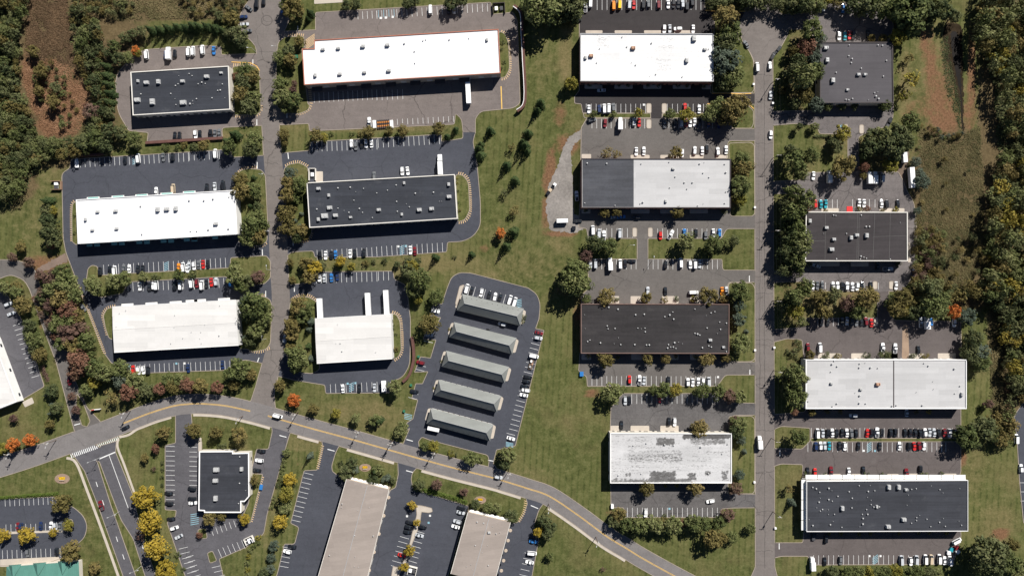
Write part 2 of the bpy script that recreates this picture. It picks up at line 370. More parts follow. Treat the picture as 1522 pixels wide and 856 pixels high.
lot('parking_lot', [(105.5,237),(300,225),(342,222),(345.5,234),(396,231,0),(412,440,0),(392,540,0),(362,534,6),(335,550),(190,555),(188,545),(166,540,4),(154,523),(118,428),(98,375),(94,354,8),(92,258,6),(104,250)], 'blue', .040)
lot('parking_lot', [(414,228,0),(460,224),(462,211),(656,200),(656,211),(688,206),(688,197,0),(706.5,197,0),(703,211),(709,243),(714,300,8),(714,336,14),(704,351,10),(688,359,8),(665,360),(664,374.5),(560,382),(468,382.5),(466,373,4),(434,374.5,5),(418,386,0)], 'blue', .044)
lot('parking_lot', [(420,426,0),(434,423),(468,419),(470,404),(584,403),(586,415),(602,423,4),(606,440),(610,474),(610,505),(609,543,10),(598,561,8),(580,567),(580,583.5),(484,584.5),(483,572),(439,565),(424,561,5),(408,558,0)], 'blue', .040)
lot('parking_lot', [(664,430),(671,412,8),(683,405,6),(700,406,4),(785,428),(798,437,8),(803,452,8),(801,474),(796,488),(808.5,491),(766,662),(755,665),(738,668),(733,688),(745,706,0),(725,700,0),(727,684),(725,676,4),(640,654,3),(627,649,3),(622,656),(624,672,0),(600,668,0),(600,658),(609,636),(601,642),(605,628),(614,622),(621,594),(612,592),(618,570),(628,570),(636,552),(616,553),(625,530),(640,532),(648,505),(629,504),(634,490),(645,490),(655,472),(640,470),(645,450),(657,452)], 'blue', .036, 1)
lot('parking_lot', [(861,-12),(1046,-12),(1048,16),(1110,18,0),(1102,40,0),(1058,42),(1056,139),(1125,139,0),(1125,155.5,0),(1107,155.5,5),(1050,155),(1048,168.5),(984,168.5),(984,177),(967,177),(967,168.5),(866,168.5),(864,155),(854,154),(854,144),(861,135)], 'black', .032, 2)
lot('parking_lot', [(872,176.5),(1078,176.5),(1088,191.5),(1124,191.5,0),(1124,209.5,0),(1082,209.5,5),(1080,232),(1084,316),(1124,320,0),(1124,340,0),(1080,340,5),(1072,354.5),(963,354.5),(963,385,0),(1073,385.5),(1074,401.5,4),(1124,401.5,0),(1124,419.5,0),(1082,419.5,5),(1080,452),(866,452),(866,437),(876,428),(873,390),(878,385,0),(947,385,0),(947,354.5),(874,354.5),(872,340),(860,338),(862,300),(864,190)], 'mid', .036, 2)
lot('parking_lot', [(862,524),(1082,524),(1084,538,0),(1124,538,0),(1124,557,0),(1078,557,5),(1066,573.5),(873,574),(872,560),(860,551)], 'mid', .040, 2)
lot('parking_lot', [(926,584.5),(1070,584.5),(1080,598,4),(1124,599,0),(1124,616.5,0),(1088,617,5),(1082,645),(1082,733),(1124,734,0),(1124,754,0),(1084,754.5,4),(1072,756),(1069,768.5),(929,768.5),(927,754),(908,754),(907,640),(908,606)], 'greyb', .044, 2)
lot('parking_lot', [(1165,22,0),(1200,20),(1206,4),(1320,4),(1328,40),(1320,64),(1212,64),(1204,44),(1168,44,0)], 'grey', .040, 3)
lot('parking_lot', [(1147,166,0),(1215,164),(1218,152),(1328,152),(1327,176),(1318,188),(1298,194),(1283,200),(1276,204),(1277,262),(1260,262),(1260,200),(1218,199),(1214,186),(1180,184,6),(1147,187,0)], 'grey', .044, 3)
lot('parking_lot', [(1147,270,0),(1195,267),(1198,256.5),(1335,255.5),(1342,268,5),(1348,284,6),(1358,300,8),(1362,330,8),(1362,395),(1352,418),(1340,432),(1304,434),(1205,432),(1200,418),(1147,420,0),(1147,404,0),(1190,398),(1192,300),(1180,288),(1147,288,0)], 'grey', .040, 3)
lot('parking_lot', [(1147,490,0),(1185,487),(1197,473),(1304,472.5),(1304,428,0),(1321,428,0),(1321,468),(1330,476),(1428,478),(1429.5,536),(1195,536),(1192,505),(1170,503),(1147,509,0)], 'midc', .036, 3)
lot('parking_lot', [(1147,616,0),(1196,612),(1200,604),(1428,604),(1428,702),(1420,716),(1193,716),(1193,690),(1160,689,5),(1147,694,0),(1147,666,0),(1192,667),(1204,655),(1204,636),(1160,633,6),(1147,640,0)], 'midc', .044, 3)
lot('parking_lot', [(1147,806,0),(1193,806),(1195,788),(1428,788),(1428,800),(1416,838),(1205,839),(1201,826,3),(1160,826,6),(1147,830,0)], 'midc', .040, 3)
lot('parking_lot', [(261,614,0),(284,612,0),(286,634,4),(284,650),(300,655),(300,700),(360,700),(374,698),(381.5,667),(399,667,3),(405,640,4),(402,628,0),(434,636,0),(429,650,5),(397,764),(392,793,5),(365,813),(326,830),(336,875),(282,875),(248,775,4),(261,767),(262,758),(245.5,757),(245.5,661.5),(261,658)], 'greyd', .040, 2)
lot('parking_lot', [(476,648,0),(508,655,0),(499,672,4),(493,692,5),(494,700),(502,706),(525,715),(480,875),(405,875),(413.7,847),(422.7,808),(438,808,4),(444.5,783,4),(432,777),(452,699),(471.5,698),(480,662)], 'blue', .036, 2)
lot('parking_lot', [(591,680,0),(624,690,0),(613,702,4),(611,712,3),(614,726),(640,734),(697,752),(690,768),(660,875),(535,875),(580,728),(588,724),(592,705)], 'blue', .044, 2)
lot('parking_lot', [(780,734,0),(812,742,0),(801,757,5),(793,782),(801,800),(787,875),(725,875),(752,778),(771,776,6),(779,762,6),(784,748)], 'blue', .040, 2)
lot('parking_lot', [(-12,741.5),(80,738),(86,745),(108,752,8),(124,766,10),(130,781,10),(126,798,8),(115,808,6),(98,813),(91,829),(60,840),(-12,840)], 'blue', .040, 2)
lot('side_road', [(1535,590),(1522,597),(1510,613,6),(1506,624),(1511,645),(1515,713),(1521,775),(1535,800)], 'blue', .040, 1)
KERB_Z = 0.13
def kerb_mb(line, width, z0, z1):
    """line in px; returns MB of a raised strip with square ends"""
    mb = MB(); pts = [W(p[0], p[1]) for p in line]
    L = offset_line([(p.x, p.y) for p in pts], width / 2); R = offset_line([(p.x, p.y) for p in pts], -width / 2); n = len(pts)
    vs_ = []
    for i in range(n): vs_ += [(L[i][0], L[i][1], z0), (L[i][0], L[i][1], z1), (R[i][0], R[i][1], z1), (R[i][0], R[i][1], z0)]
    fs = []
    for i in range(n - 1):
        a = 4 * i; b = a + 4
        fs += [(a, b, b + 1, a + 1), (a + 1, b + 1, b + 2, a + 2), (a + 2, b + 2, b + 3, a + 3)]
    fs += [(0, 1, 2, 3), (4 * n - 1, 4 * n - 2, 4 * n - 3, 4 * n - 4)]
    mb.add(vs_, fs); return mb
def flat(name, poly, z, mat, parent=None):
    pts = ccw([tuple(W(p[0], p[1]).xy) for p in poly])
    tris = tessellate_polygon([[Vector((x, y, 0)) for x, y in pts]]) if len(pts) > 60 else [tuple(range(len(pts)))]
    fs = []
    for t_ in tris:
        if len(t_) == 3:
            a_, b_, c_ = (pts[i] for i in t_)
            if (b_[0]-a_[0])*(c_[1]-a_[1]) - (b_[1]-a_[1])*(c_[0]-a_[0]) < 0: t_ = t_[::-1]
        fs.append(tuple(t_))
    return obj(name, mesh_from(name, [(x, y, z) for x, y in pts], fs, [mat]), parent)
LOTS = []
boxes = [(min(p[0] for p in a[1]), max(p[0] for p in a[1]), min(p[1] for p in a[1]), max(p[1] for p in a[1])) for a in ASPH]
def on_asphalt(q, skip=-1):
    for j, a in enumerate(ASPH):
        b = boxes[j]
        if j != skip and b[0] <= q[0] <= b[1] and b[2] <= q[1] <= b[3] and inside(q, a[1]): return j
    return None
for i, (nm, poly, mt, z) in enumerate(ASPH):
    o = tag(flat(nm, poly, z, AS[mt]), kind='structure'); LOTS.append(o)
    ring = resample(poly, 3.0, True); runs = []; cur = []
    for a, b in zip(ring, ring[1:]):
        mid_ = ((a[0] + b[0]) / 2, (a[1] + b[1]) / 2)
        if on_asphalt(mid_, i) is None:
            if not cur: cur = [a]
            cur.append(b)
        else:
            if len(cur) > 2: runs.append(cur)
            cur = []
    if len(cur) > 2: runs.append(cur)
    for r in runs: kerb_mb(r, 0.34, -0.02, KERB_Z).build('kerb', kerbm, o)
def lot_at(px, py):
    j = on_asphalt((px, py)); return LOTS[j] if j is not None else LOTS[0]
def z_at(px, py):
    best = 0.0
    for j, a in enumerate(ASPH):
        if a[3] > best and inside((px, py), a[1]): best = a[3]
    return best
# planting islands
def island(pts, t=None, mat=None, r=2.5, h=0.15, name='planting_island', kerb=True):
    p = TP(t, pts) if t else list(pts)
    p = rounded(p, r); q = ccw([tuple(W(a[0], a[1]).xy) for a in p])
    mb = MB(); mb.prism(q, -0.02, h); o = tag(mb.build(name, mat or grass), kind='structure')
    if kerb:
        line = resample(p, 3.0, True); kerb_mb(line, 0.34, -0.03, h + 0.02).build('kerb', kerbm, o)
    return o
island([(255,385),(380,382),(410,402),(420,640),(400,665),(265,668)], 12, r=5)
island([(512,300),(520,245),(560,214),(668,212),(672,275),(655,288),(690,600),(705,612),(690,640),(640,660),(560,655),(512,620),(507,450)], 12, r=4)
island([(705,182),(740,195),(762,250),(768,400),(745,445),(715,455)], 13, r=5)
island([(440,345),(420,365),(416,420),(418,580),(440,598),(452,595)], 21, r=2)
island([(265,215),(300,170),(350,158),(420,165),(445,195),(460,480),(455,580),(420,605),(330,605),(290,585),(300,430)], 22, r=4)
island([(131,399),(137,394),(145,396),(148,409),(342,398),(343,383),(396,380),(402,388),(402,413),(393,422),(345,422),(336,411),(190,419),(183,436),(150,442),(133,436),(128,420)], r=3)
island([(675,138),(620,150),(598,190),(610,260),(630,320),(655,330),(650,145)], 31, r=3)
island([(285,95),(440,80),(475,100),(483,140),(475,350),(450,385),(370,400),(345,385),(290,380),(290,250)], 32, r=4)
island([(552,160),(580,135),(640,125),(690,150),(697,240),(690,260),(715,520),(700,560),(650,580),(600,575),(590,540),(556,300)], 22, r=4)
island([(455,190),(500,197),(530,240),(538,400),(510,455),(465,468)], 23, r=5)
island([(590,110),(640,80),(700,85),(742,110),(735,210),(760,500),(720,525),(650,520),(580,490),(562,350),(570,250)], 32, r=4)
island([(75,175),(115,185),(135,225),(142,390),(125,430),(90,445)], 33, r=4)
island([(862,130),(880,75),(985,130),(995,165),(1000,230),(1060,290),(1088,350),(1092,520),(1080,538),(850,538)], 14, r=4)
island([(105,657),(494,657),(494,682),(110,682)], 14, r=1.5)
island([(563,657),(820,655),(830,602),(1050,605),(1088,640),(1088,720),(1075,743),(965,743),(940,685),(563,683)], 14, r=3)
island([(945,12),(1070,7),(1093,22),(1096,420),(1080,434),(955,434)], 24, r=4)
island([(945,2),(1080,2),(1097,30),(1097,440),(1075,456),(945,456)], 34, r=4)
island([(945,772),(1080,770),(1096,790),(1096,1200),(1085,1218),(965,1218)], 34, r=4)
for (t, x, y, w, h) in [(14,484,628,26,55),(14,573,628,26,55),(14,484,718,26,52),(24,402,527,24,52),(24,492,527,24,52),(35,785,227,24,50),(25,780,832,24,44),(25,874,832,24,44),(15,702,748,24,50),(15,612,740,20,40)]:
    island([(x-w/2,y-h/2),(x+w/2,y-h/2),(x+w/2,y+h/2),(x-w/2,y+h/2)], t, walk, r=2.6, name='concrete_island')
island([(1205,651),(1424,651),(1424,656),(1205,656)], r=1.5)
island([(470,60),(480,20),(506,12),(462,135),(455,120)], 33, walk, r=2, name='concrete_island')
island([(55,585),(100,575),(110,635),(60,640)], 42, r=3)
island([(110,720),(140,708),(165,765),(125,780)], 42, r=3)
island([(360,262),(430,266),(360,545),(300,540),(350,430)], 42, r=2)
island([(150,470),(270,440),(322,465),(320,488),(268,490),(235,655),(205,650),(222,480)], 43, walk, r=1.5, name='concrete_island') if False else None
island([(228,445),(262,448),(318,462),(322,482),(300,488),(258,482),(248,560),(205,665),(165,785),(150,780),(185,690),(215,570),(232,500)], 43, walk, r=1.5, name='concrete_island')
island([(95,798),(140,808),(128,856),(85,856)], 43, walk, r=1, name='concrete_island')
island([(385,530),(420,525),(422,580),(395,600),(370,590)], 41, r=4)
island([(445,640),(480,690),(522,800),(505,832),(475,825),(440,720)], 31, r=2)
flat('footpath', TP(41, [(40,598),(360,588),(360,600),(40,612)]), .050, walk)['kind'] = 'structure'
# wide pavement slabs
def slab(t, pts, mat=None, h=0.10, name='concrete_pad', r=1.5):
    p = rounded(TP(t, pts) if t else list(pts), r); q = ccw([tuple(W(a[0], a[1]).xy) for a in p])
    mb = MB(); mb.prism(q, -0.02, h); return tag(mb.build(name, mat or walk), kind='structure')
def rects(t, items, **kw):
    for (a, b, c, d) in items: slab(t, [(a, b), (c, b), (c, d), (a, d)], **kw)
rects(14, [(118,178,216,194),(286,178,386,194),(456,178,556,194),(630,178,730,194),(112,476,215,515),(285,476,390,515),(452,476,556,515),(622,476,726,515),(790,476,842,518)])
rects(24, [(95,75,150,100),(378,80,488,100),(550,80,660,100),(720,80,800,100),(870,80,940,100),(95,386,146,418),(380,386,488,418),(550,386,660,418),(720,386,825,418)])
rects(34, [(92,76,118,122),(378,78,440,122),(560,78,655,122),(722,82,800,122),(245,78,312,122),(95,410,150,446),(382,410,488,446),(550,410,655,446),(722,410,822,446),(262,826,312,872),(378,826,486,872),(550,826,656,872),(735,830,825,872)])
rects(35, [(450,408,580,442),(642,408,735,442),(835,408,912,442)]); rects(36, [(350,408,438,442),(500,410,590,442),(668,408,772,442)])
rects(45, [(470,264,582,304),(642,264,745,304)]); rects(46, [(375,264,442,304),(502,262,570,304),(700,262,776,304)])
rects(25, [(470,388,570,408),(690,390,740,408),(805,388,950,408),(380,696,575,722),(640,696,742,724)]); rects(25, [(970,588,986,700)])
rects(22, [(737,175,778,238)]); slab(31, [(130,690),(185,662),(198,695),(145,720)])
rects(42, [(358,360,396,388),(58,55,76,135)])
slab(15, [(0,500),(30,484),(55,492),(50,515),(12,540),(0,535)], r=3)

# gravel track, tan path, ditch
def sheet(name, poly, z, mat, r=4, rough=0.0):
    pl = rounded(poly, r)
    if rough:      # ragged edge
        RR = random.Random(len(poly)); pl = [(x + RR.gauss(0, rough), y + RR.gauss(0, rough)) for x, y in resample(pl, 2.2, True)[:-1]]
    return tag(flat(name, pl, z, mat), kind='structure')
sheet('gravel_track', [(864,193),(846,203,8),(836,222,10),(828,250,10),(815,275),(811,313),(818,343),(856,347),(868,340),(866,320),(853,320),(851,262),(848,228,8),(853,214,8),(864,208)], .012, gravel, rough=.7)
sheet('dirt_path', [(52,403),(60,396),(97,376),(102,388),(60,406)], .012, mottled('reddish_dirt', (0.17,0.125,0.10), .25, .2, 1.0), rough=.6)
sheet('dirt_path', TP(36, [(465,240),(495,240),(505,440),(460,440)]), .052, mottled('tan_dirt', (0.26,0.185,0.13), .25, .2, 2.5))
sheet('dirt_path', [(1331,262),(1345,225),(1352,225),(1347,262),(1350,300),(1343,280)], .014, mottled('brown_dirt', (0.13,0.095,0.07), .25, .2, 1.0), rough=.6)
wet, wnt, wbs = nodes('ditch_water'); wbs.inputs['Base Color'].default_value = (0.010, 0.008, 0.007, 1); wbs.inputs['Roughness'].default_value = 0.45; wbs.inputs['Specular IOR Level'].default_value = 0.06
nbump(wnt, wbs, nnoise(wnt, 1.5, 3, 0.6, nmap(wnt)), 0.25, 0.1)
mud = mottled('ditch_mud', (0.030, 0.022, 0.014), 0.6, 0.25, 0.9, 0.95, 0.0)
sheet('ditch_mud', [(1404,40),(1412,34),(1427,36),(1432,50),(1429,62),(1432,80),(1431,110),(1432,150),(1432.5,195),(1429.5,201),(1427,165),(1418,142),(1421,128),(1409,112),(1412,98),(1403,86),(1408,72),(1400,58)], .008, mud, 6, rough=.8)
sheet('ditch_water', [(1413,48),(1421,46),(1425,60),(1428,76),(1428,110),(1430,160),(1430.8,190),(1429.6,190),(1427.5,140),(1421,112),(1417,90),(1414,70)], .016, wet, 5, rough=.4)
# footpaths along the main road and boulevard
def path_strip(name, pts, width, z1=0.12, mat=None):
    return tag(kerb_mb(smooth_line(pts, 4), width, -0.02, z1).build(name, mat or walk), kind='structure')
off = offset_line(smooth_line(MAIN), -16.6)   # lower side of the road
def main_side(x0, x1, d):
    c = offset_line(smooth_line(MAIN), d); return [p for p in c if x0 <= p[0] <= x1]
sgn = 1 if offset_line([(0, 0), (10, 0)], 1)[0][1] > 0 else -1
for a, b in ((286,402),(434,474),(508,590),(624,778),(812,930)):
    tag(kerb_mb(main_side(a, b, sgn * 16.8), 1.3, -0.02, 0.12).build('footpath', walk), kind='structure')
path_strip('footpath', TP(41, [(690,52),(745,38),(790,8),(830,-8),(900,-35),(990,-62)]), 1.3)
path_strip('footpath', TP(41, [(685,60),(680,110),(720,215),(782,388)]), 1.2)
path_strip('footpath', TP(41, [(385,172),(440,200),(500,350),(590,590),(690,870)]), 1.4)

# ------------------------------------------------------------------ painted markings
_line = {}
def bar_mesh(L, w, mat):
    k = (round(L, 2), round(w, 2), mat.name)
    if k not in _line:
        mb = MB(); mb.add([(-w/2,-L/2,0),(w/2,-L/2,0),(w/2,L/2,0),(-w/2,L/2,0)], [(0,1,2,3)]); _line[k] = mb.mesh('painted_line', [mat])
    return _line[k]
def bar(px, py, ang, L, w, mat, name='painted_line', z=None):
    """ang: degrees clockwise from up in the photograph"""
    zz = (z if z is not None else z_at(px, py)) + 0.006
    p = W(px, py); obj(name, bar_mesh(L, w, mat), lot_at(px, py), (p.x, p.y, zz), -math.radians(ang))
def row(t, x0, y0, x1, y1, vec=None, length=56, step=28.6, mat=None, w=0.17):
    a = Vector(T(t, x0, y0)); b = Vector(T(t, x1, y1)); d = b - a; st = step / TZ; n = max(1, round(d.length / st))
    if vec is None: v = Vector((-d.y, d.x)).normalized()
    else: v = Vector(vec).normalized()
    if v.y > 0: v = -v
    ang = math.degrees(math.atan2(v.x, -v.y)); L = length / TZ * K
    for i in range(n + 1):
        q = a + d * (i / n); bar(q.x, q.y, ang, L, w, mat or paint_w, 'stall_line')
row(13,0,88,640,45,length=48); row(12,980,92,1090,86,length=44); row(12,728,566,1090,548,length=58); row(13,0,553,150,546,length=58)
row(13,90,708,445,690,length=34); row(12,715,850,1090,838,length=56); row(13,8,828,362,806,length=56)
row(22,745,657,1090,640,length=56); row(23,0,637,380,615,length=56); row(22,740,793,1090,783,length=56); row(23,10,780,68,778,length=52)
row(32,822,614,1092,600,length=54); row(21,435,128,1090,92,length=52); row(22,5,87,178,78,length=52)
row(21,600,742,1090,716,length=56); row(22,12,713,215,702,length=56); row(31,740,27,1090,10,length=52); row(22,5,832,205,818,length=54)
row(31,755,500,1090,486,length=52); row(32,14,487,240,476,length=52)
row(14,185,30,785,30,length=60); row(14,122,630,465,630); row(14,590,630,800,630); row(14,155,716,460,716); row(14,600,716,880,716,length=56)
row(24,150,530,390,530,length=54); row(24,535,532,905,532,length=54); row(24,155,712,410,712); row(24,480,712,880,712)
row(34,155,568,870,568); row(34,385,672,880,672); row(44,360,487,880,487)
row(25,505,362,562,362,length=50,step=29); row(25,650,360,780,360,length=48,step=32); row(25,410,835,800,838,length=40); row(35,450,226,775,226,length=50)
row(45,412,26,1170,26,length=54); row(46,700,26,780,26,length=54); row(45,392,110,1166,110); row(46,690,110,715,110)
row(45,425,762,1090,762); row(46,615,762,760,762)
row(41,985,105,985,440,vec=(-1,-.02),length=52); row(41,1117,110,1117,330,vec=(-1,-.02),length=44)
row(41,1060,692,1120,860,vec=(53,-13),length=54); row(42,8,740,60,880,vec=(53,-16),length=44); row(42,160,800,200,880,vec=(50,-12),length=50)
row(42,139,602,268,552,vec=(-13,-38),length=40); row(42,182,722,318,672,vec=(-20,-46),length=52)
row(42,697,264,622,535,vec=(-54,-13),length=54); row(42,570,690,553,800,vec=(-54,-10),length=52)
row(43,160,632,108,800,vec=(-45,-13),length=54); row(43,250,600,200,800,vec=(-45,-13),length=54); row(43,880,725,850,850,vec=(-50,-12),length=52)
row(33,930,300,790,850,vec=(-45,-12),length=50); row(43,775,35,770,70,vec=(-45,-12),length=50)
row(33,340,150,335,178,vec=(-50,-10),length=56); row(33,305,315,298,342,vec=(-50,-10),length=54); row(33,258,480,250,505,vec=(-50,-12),length=52); row(33,215,640,208,668,vec=(-50,-12),length=52)
row(33,505,38,738,95,vec=(12,-40),length=56)
row(41,30,430,305,418,length=44); row(41,35,580,350,572,length=48); row(41,15,730,348,718,length=50)
row(31,97,243,205,542,vec=(-43,13),length=46); row(46,1155,315,1160,420,vec=(-1,0),length=28,step=50)
# stop bars, driveways
for (t, x, y, a, L) in [(12,373,362,0,32),(12,396,710,0,36),(12,632,165,0,28),(12,570,668,0,32),(22,398,140,0,38),(22,577,85,-6,36),(22,605,588,-4,32),(22,428,642,-2,36),(22,612,845,0,20),(32,447,65,0,34),(32,404,446,20,28),(32,613,36,0,34),
                        (42,547,47,105,42),(42,825,127,105,42),(43,190,250,105,42),(43,190,70,105,38),(43,662,188,100,36),(43,912,455,113,46),(44,0,0,0,0),(24,1065,795,0,36),(34,1068,518,0,32),(45,230,142,0,40),(45,226,682,0,34),(31,447,818,75,36),(42,0,0,0,0)]:
    if L: px, py = T(t, x, y); bar(px, py, a, L / TZ * K, 0.45, paint_w, 'stop_line')
# crosswalk bars and boulevard lane lines
A = Vector(T(41, 412, 160)); B = Vector(T(41, 684, 62)); d = (B - A)
for i in range(27):
    q = A + d * (i / 26); bar(q.x, q.y, math.degrees(math.atan2(d.y, d.x)) , 24 / TZ * K, 0.5, paint_w, 'crossing_bar')
px, py = T(41, 620, 158); bar(px, py, 67, 100 / TZ * K, 0.6, paint_w, 'stop_line')
px, py = T(41, 686, 308); bar(px, py, -20, 322 / TZ * K, 0.3, paint_w, 'lane_line')
for (x, y) in [(560,324),(597,430),(676,640),(714,743),(824,683)]:
    px, py = T(41, x, y); bar(px, py, -18, 30 / TZ * K, 0.35, paint_w, 'lane_line')
# yellow centre line of the main road, in two runs
def ribbon(name, line, width, z, mat, parent):
    pts = [W(p[0], p[1]) for p in line]; c = [(p.x, p.y) for p in pts]
    L = offset_line(c, width / 2); R = offset_line(c, -width / 2); n = len(c)
    return obj(name, mesh_from(name, [(x, y, z) for x, y in L + R], [(i, n + i, n + i + 1, i + 1) for i in range(n - 1)], [mat]), parent)
cl = offset_line(smooth_line(MAIN), sgn * -0.2)
for a, b in ((176,374),(398,1040)):
    seg = [p for p in cl if a <= p[0] <= b]
    for s_ in (-0.62, 0.62): ribbon('centre_line', offset_line(seg, s_), 0.22, .068, paint_y, LOTS[0])
px, py = T(13, 721, 568); bar(px, py, -2, 135 / TZ * K, 0.6, paint_y, 'lane_line')
# striped no-parking bands along kerbs
HATCH = [(12,[(250,378),(365,374)]),(12,[(421,600),(416,650),(380,669),(265,672)]),(12,[(548,222),(575,208),(610,203),(665,206)]),(12,[(615,660),(660,655),(700,630),(708,606)]),(12,[(700,515),(710,600)]),
 (13,[(710,180),(746,200),(765,260),(770,400),(748,448),(715,460)]),(21,[(436,340),(416,368),(413,440),(415,575)]),(22,[(282,186),(312,164),(350,153),(395,151)]),(22,[(345,608),(420,606),(456,584)]),
 (22,[(553,150),(590,128),(640,120),(695,148)]),(22,[(605,582),(650,584),(700,564),(714,522)]),(23,[(462,186),(505,195),(533,245),(540,405),(510,460),(470,470)]),
 (31,[(455,20),(490,110),(545,250),(605,410)]),(31,[(675,134),(622,146),(594,185),(605,240),(622,310)]),(32,[(290,92),(350,78),(445,76)]),(32,[(350,388),(410,401),(468,378)]),(32,[(588,105),(640,74),(700,76),(745,108)]),
 (33,[(80,170),(118,180),(139,222),(145,395),(100,450)]),(42,[(432,270),(398,400),(363,540)]),(42,[(778,90),(747,232)]),(43,[(862,410),(852,480),(818,542)])]
for t, pts in HATCH:
    line = resample(smooth_line(TP(t, pts), 5), 0.5); acc = 0.0; last = 0.0
    for i in range(1, len(line)):
        a, b = Vector(line[i-1]), Vector(line[i]); acc += (b - a).length
        if acc - last >= 2.9:
            last = acc; dv = (b - a).normalized()
            bar(b.x, b.y, math.degrees(math.atan2(-dv.y, -dv.x)) + 12, 1.75, 0.42, paint_t, 'kerb_stripe', z=.052 if on_asphalt((b.x, b.y)) is None else None)
def hatchbox(t, x0, y0, x1, y1, n, mat, skew=8, w=0.35, ang=0.0):
    for i in range(n):
        u = (i + 0.5) / n; q = T(t, x0 + (x1 - x0) * 0.5, y0 + (y1 - y0) * u); bar(q[0], q[1], 90 - 25 + ang, abs(x1 - x0) / TZ * K, w, mat, 'hatch_bar')
hatchbox(12,672,212,736,274,7,paint_t,ang=-10)
for (t, x0, y0, x1, y1, n, a) in [(23,132,602,160,656,5,0),(21,948,697,978,748,5,0),(21,765,92,792,134,4,0),(32,928,578,958,628,5,0),(45,730,84,762,136,5,-10),(45,762,736,800,784,5,-10),(43,746,82,790,110,4,38),(33,808,95,838,145,5,12),(42,12,490,60,560,6,15),(33,158,756,205,794,4,38),(45,0,0,0,0,0,0)]:
    if n: hatchbox(t, x0, y0, x1, y1, n, paint_b, ang=a, w=0.34)
for (t, x, y) in [(23,125,608),(23,168,606),(41,50,146),(45,715,130),(45,780,131),(45,748,738),(45,812,738),(32,921,583),(32,966,580),(31,1020,467),(31,1067,466),(31,750,484),(44,603,465),(43,308,505),(43,300,546),(43,175,508),(34,884,545),(14,455,607),(15,585,730)]:
    px, py = T(t, x, y); bar(px, py, 0, 1.1, 1.1, paint_w if (x * 7) % 3 else paint_b, 'stall_symbol')
for (x, y) in [(23,106),(52,104),(92,100)]:
    px, py = T(13, x, y); bar(px, py, 0, 1.2, 1.2, paint_w, 'stall_symbol')
for (x, yy) in [(10,82),(40,80),(70,78),(100,76)]:
    px, py = T(13, x, yy); bar(px, py, -3, 4.2, 0.25, paint_b, 'stall_line', z=.038)
# yellow painted kerbs
for t, pts in ((14,[(808,62),(870,66),(940,68),(1042,68)]),(14,[(850,541),(950,541),(1010,545),(1075,542)]),(14,[(975,132),(992,148),(1000,165)]),(14,[(822,602),(880,600)]),(14,[(1042,604),(1070,612),(1090,630)]),(12,[(250,360),(360,366),(395,384),(412,410)])):
    kerb_mb(TP(t, pts), 0.45, -0.02, 0.19).build('kerb', kerb_y, LOTS[0])

slab(None, [(467,-10),(512,-10),(510,4),(467,6.5)])

# old paving joints and a ring of tyre marks
seam = mottled('bitumen_seal', (.055,.050,.048), .3, .5, 2, .8)
RR = random.Random(5)
for x0, y0, y1, st in ((1136,95,850,7),(1129,300,640,9)):
    ln = []; y = y0
    while y < y1: ln.append((x0 + RR.gauss(0, .35) + (y - y0)*.001, y)); y += st
    ribbon('paving_joint', ln, .20, .062, seam, LOTS[4])
for y in (112,150,214,262,331,372,436,505,571,640,702,760,818):
    ribbon('paving_joint', [(1123 + k*3.2, y + RR.gauss(0, .9)) for k in range(9)], .16, .062, seam, LOTS[4])
ln = [(398 + RR.gauss(0,.3) + y*.018 + 5, y) for y in range(200, 390, 8)]
for y in (78,119,176,243,262,330,398,470,520):
    cx = 396 + max(0, y-75)*.055 if y < 450 else 413
    ribbon('paving_joint', [(cx - 11 + k*2.8, y + RR.gauss(0, .9)) for k in range(9)], .16, .062, seam, LOTS[1])
ribbon('tyre_ring', [(396.5 + math.cos(a/24*6.2832)*8, 31 + math.sin(a/24*6.2832)*7.4) for a in range(25)], .5, .064, mottled('tyre_mark', (.095,.083,.077), .25, .5, 2, .9), LOTS[2])
# ------------------------------------------------------------------ buildings
white_r = roofmat('roof_white', (0.70,0.695,0.69), (0.58,0.57,0.56), 0.14, 0.05, var=.03)
white_r2 = roofmat('roof_white_ridged', (0.56,0.545,0.52), (0.45,0.43,0.40), 0.35, 0.05, var=.04)
b1_r = roofmat('roof_white_scuffed', (0.62,0.615,0.605), (0.48,0.47,0.45), 0.3, 0.06, var=.05, peel=0.6)
b2w_r = roofmat('roof_pale', (0.415,0.41,0.405), (0.36,0.355,0.35), 0.3, 0.05, var=.05)
black_r = roofmat('roof_black', (0.032,0.035,0.043), (0.070,0.072,0.078), 0.7, 0.3, 3.0, var=.16, sheets=.09)
dark2_r = roofmat('roof_charcoal', (0.034,0.036,0.043), (0.062,0.064,0.07), 0.7, 0.3, 3.0, var=.16, sheets=.1)
brown_r = roofmat('roof_brown_black', (0.027,0.0245,0.025), (0.05,0.046,0.044), 0.6, 0.3, 1.1, var=.25)
b2d_r = roofmat('roof_dark_half', (0.055,0.057,0.065), (0.09,0.09,0.095), 0.5, 0.25, 1.0, var=.2)
ribbed_r = roofmat('roof_ribbed', (0.036,0.031,0.032), (0.062,0.056,0.054), 0.35, 0.35, 1.2, var=.2)
c1_r = roofmat('roof_grey', (0.066,0.061,0.066), (0.09,0.085,0.085), 0.4, 0.12, 3.0, var=.08)
c3_r = roofmat('roof_pale_grey', (0.41,0.405,0.40), (0.355,0.35,0.345), 0.25, 0.06, var=.05)
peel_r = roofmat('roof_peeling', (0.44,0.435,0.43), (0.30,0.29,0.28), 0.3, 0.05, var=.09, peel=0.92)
tan_r = roofmat('roof_tan_ribbed', (0.272,0.232,0.203), (0.235,0.2,0.175), 0.3, 0.16, 0.9, rot=math.radians(-12), var=.06, rough=.6)
cream = mottled('coping_cream', (0.66,0.63,0.57), .1, .2, 2.0, .6)
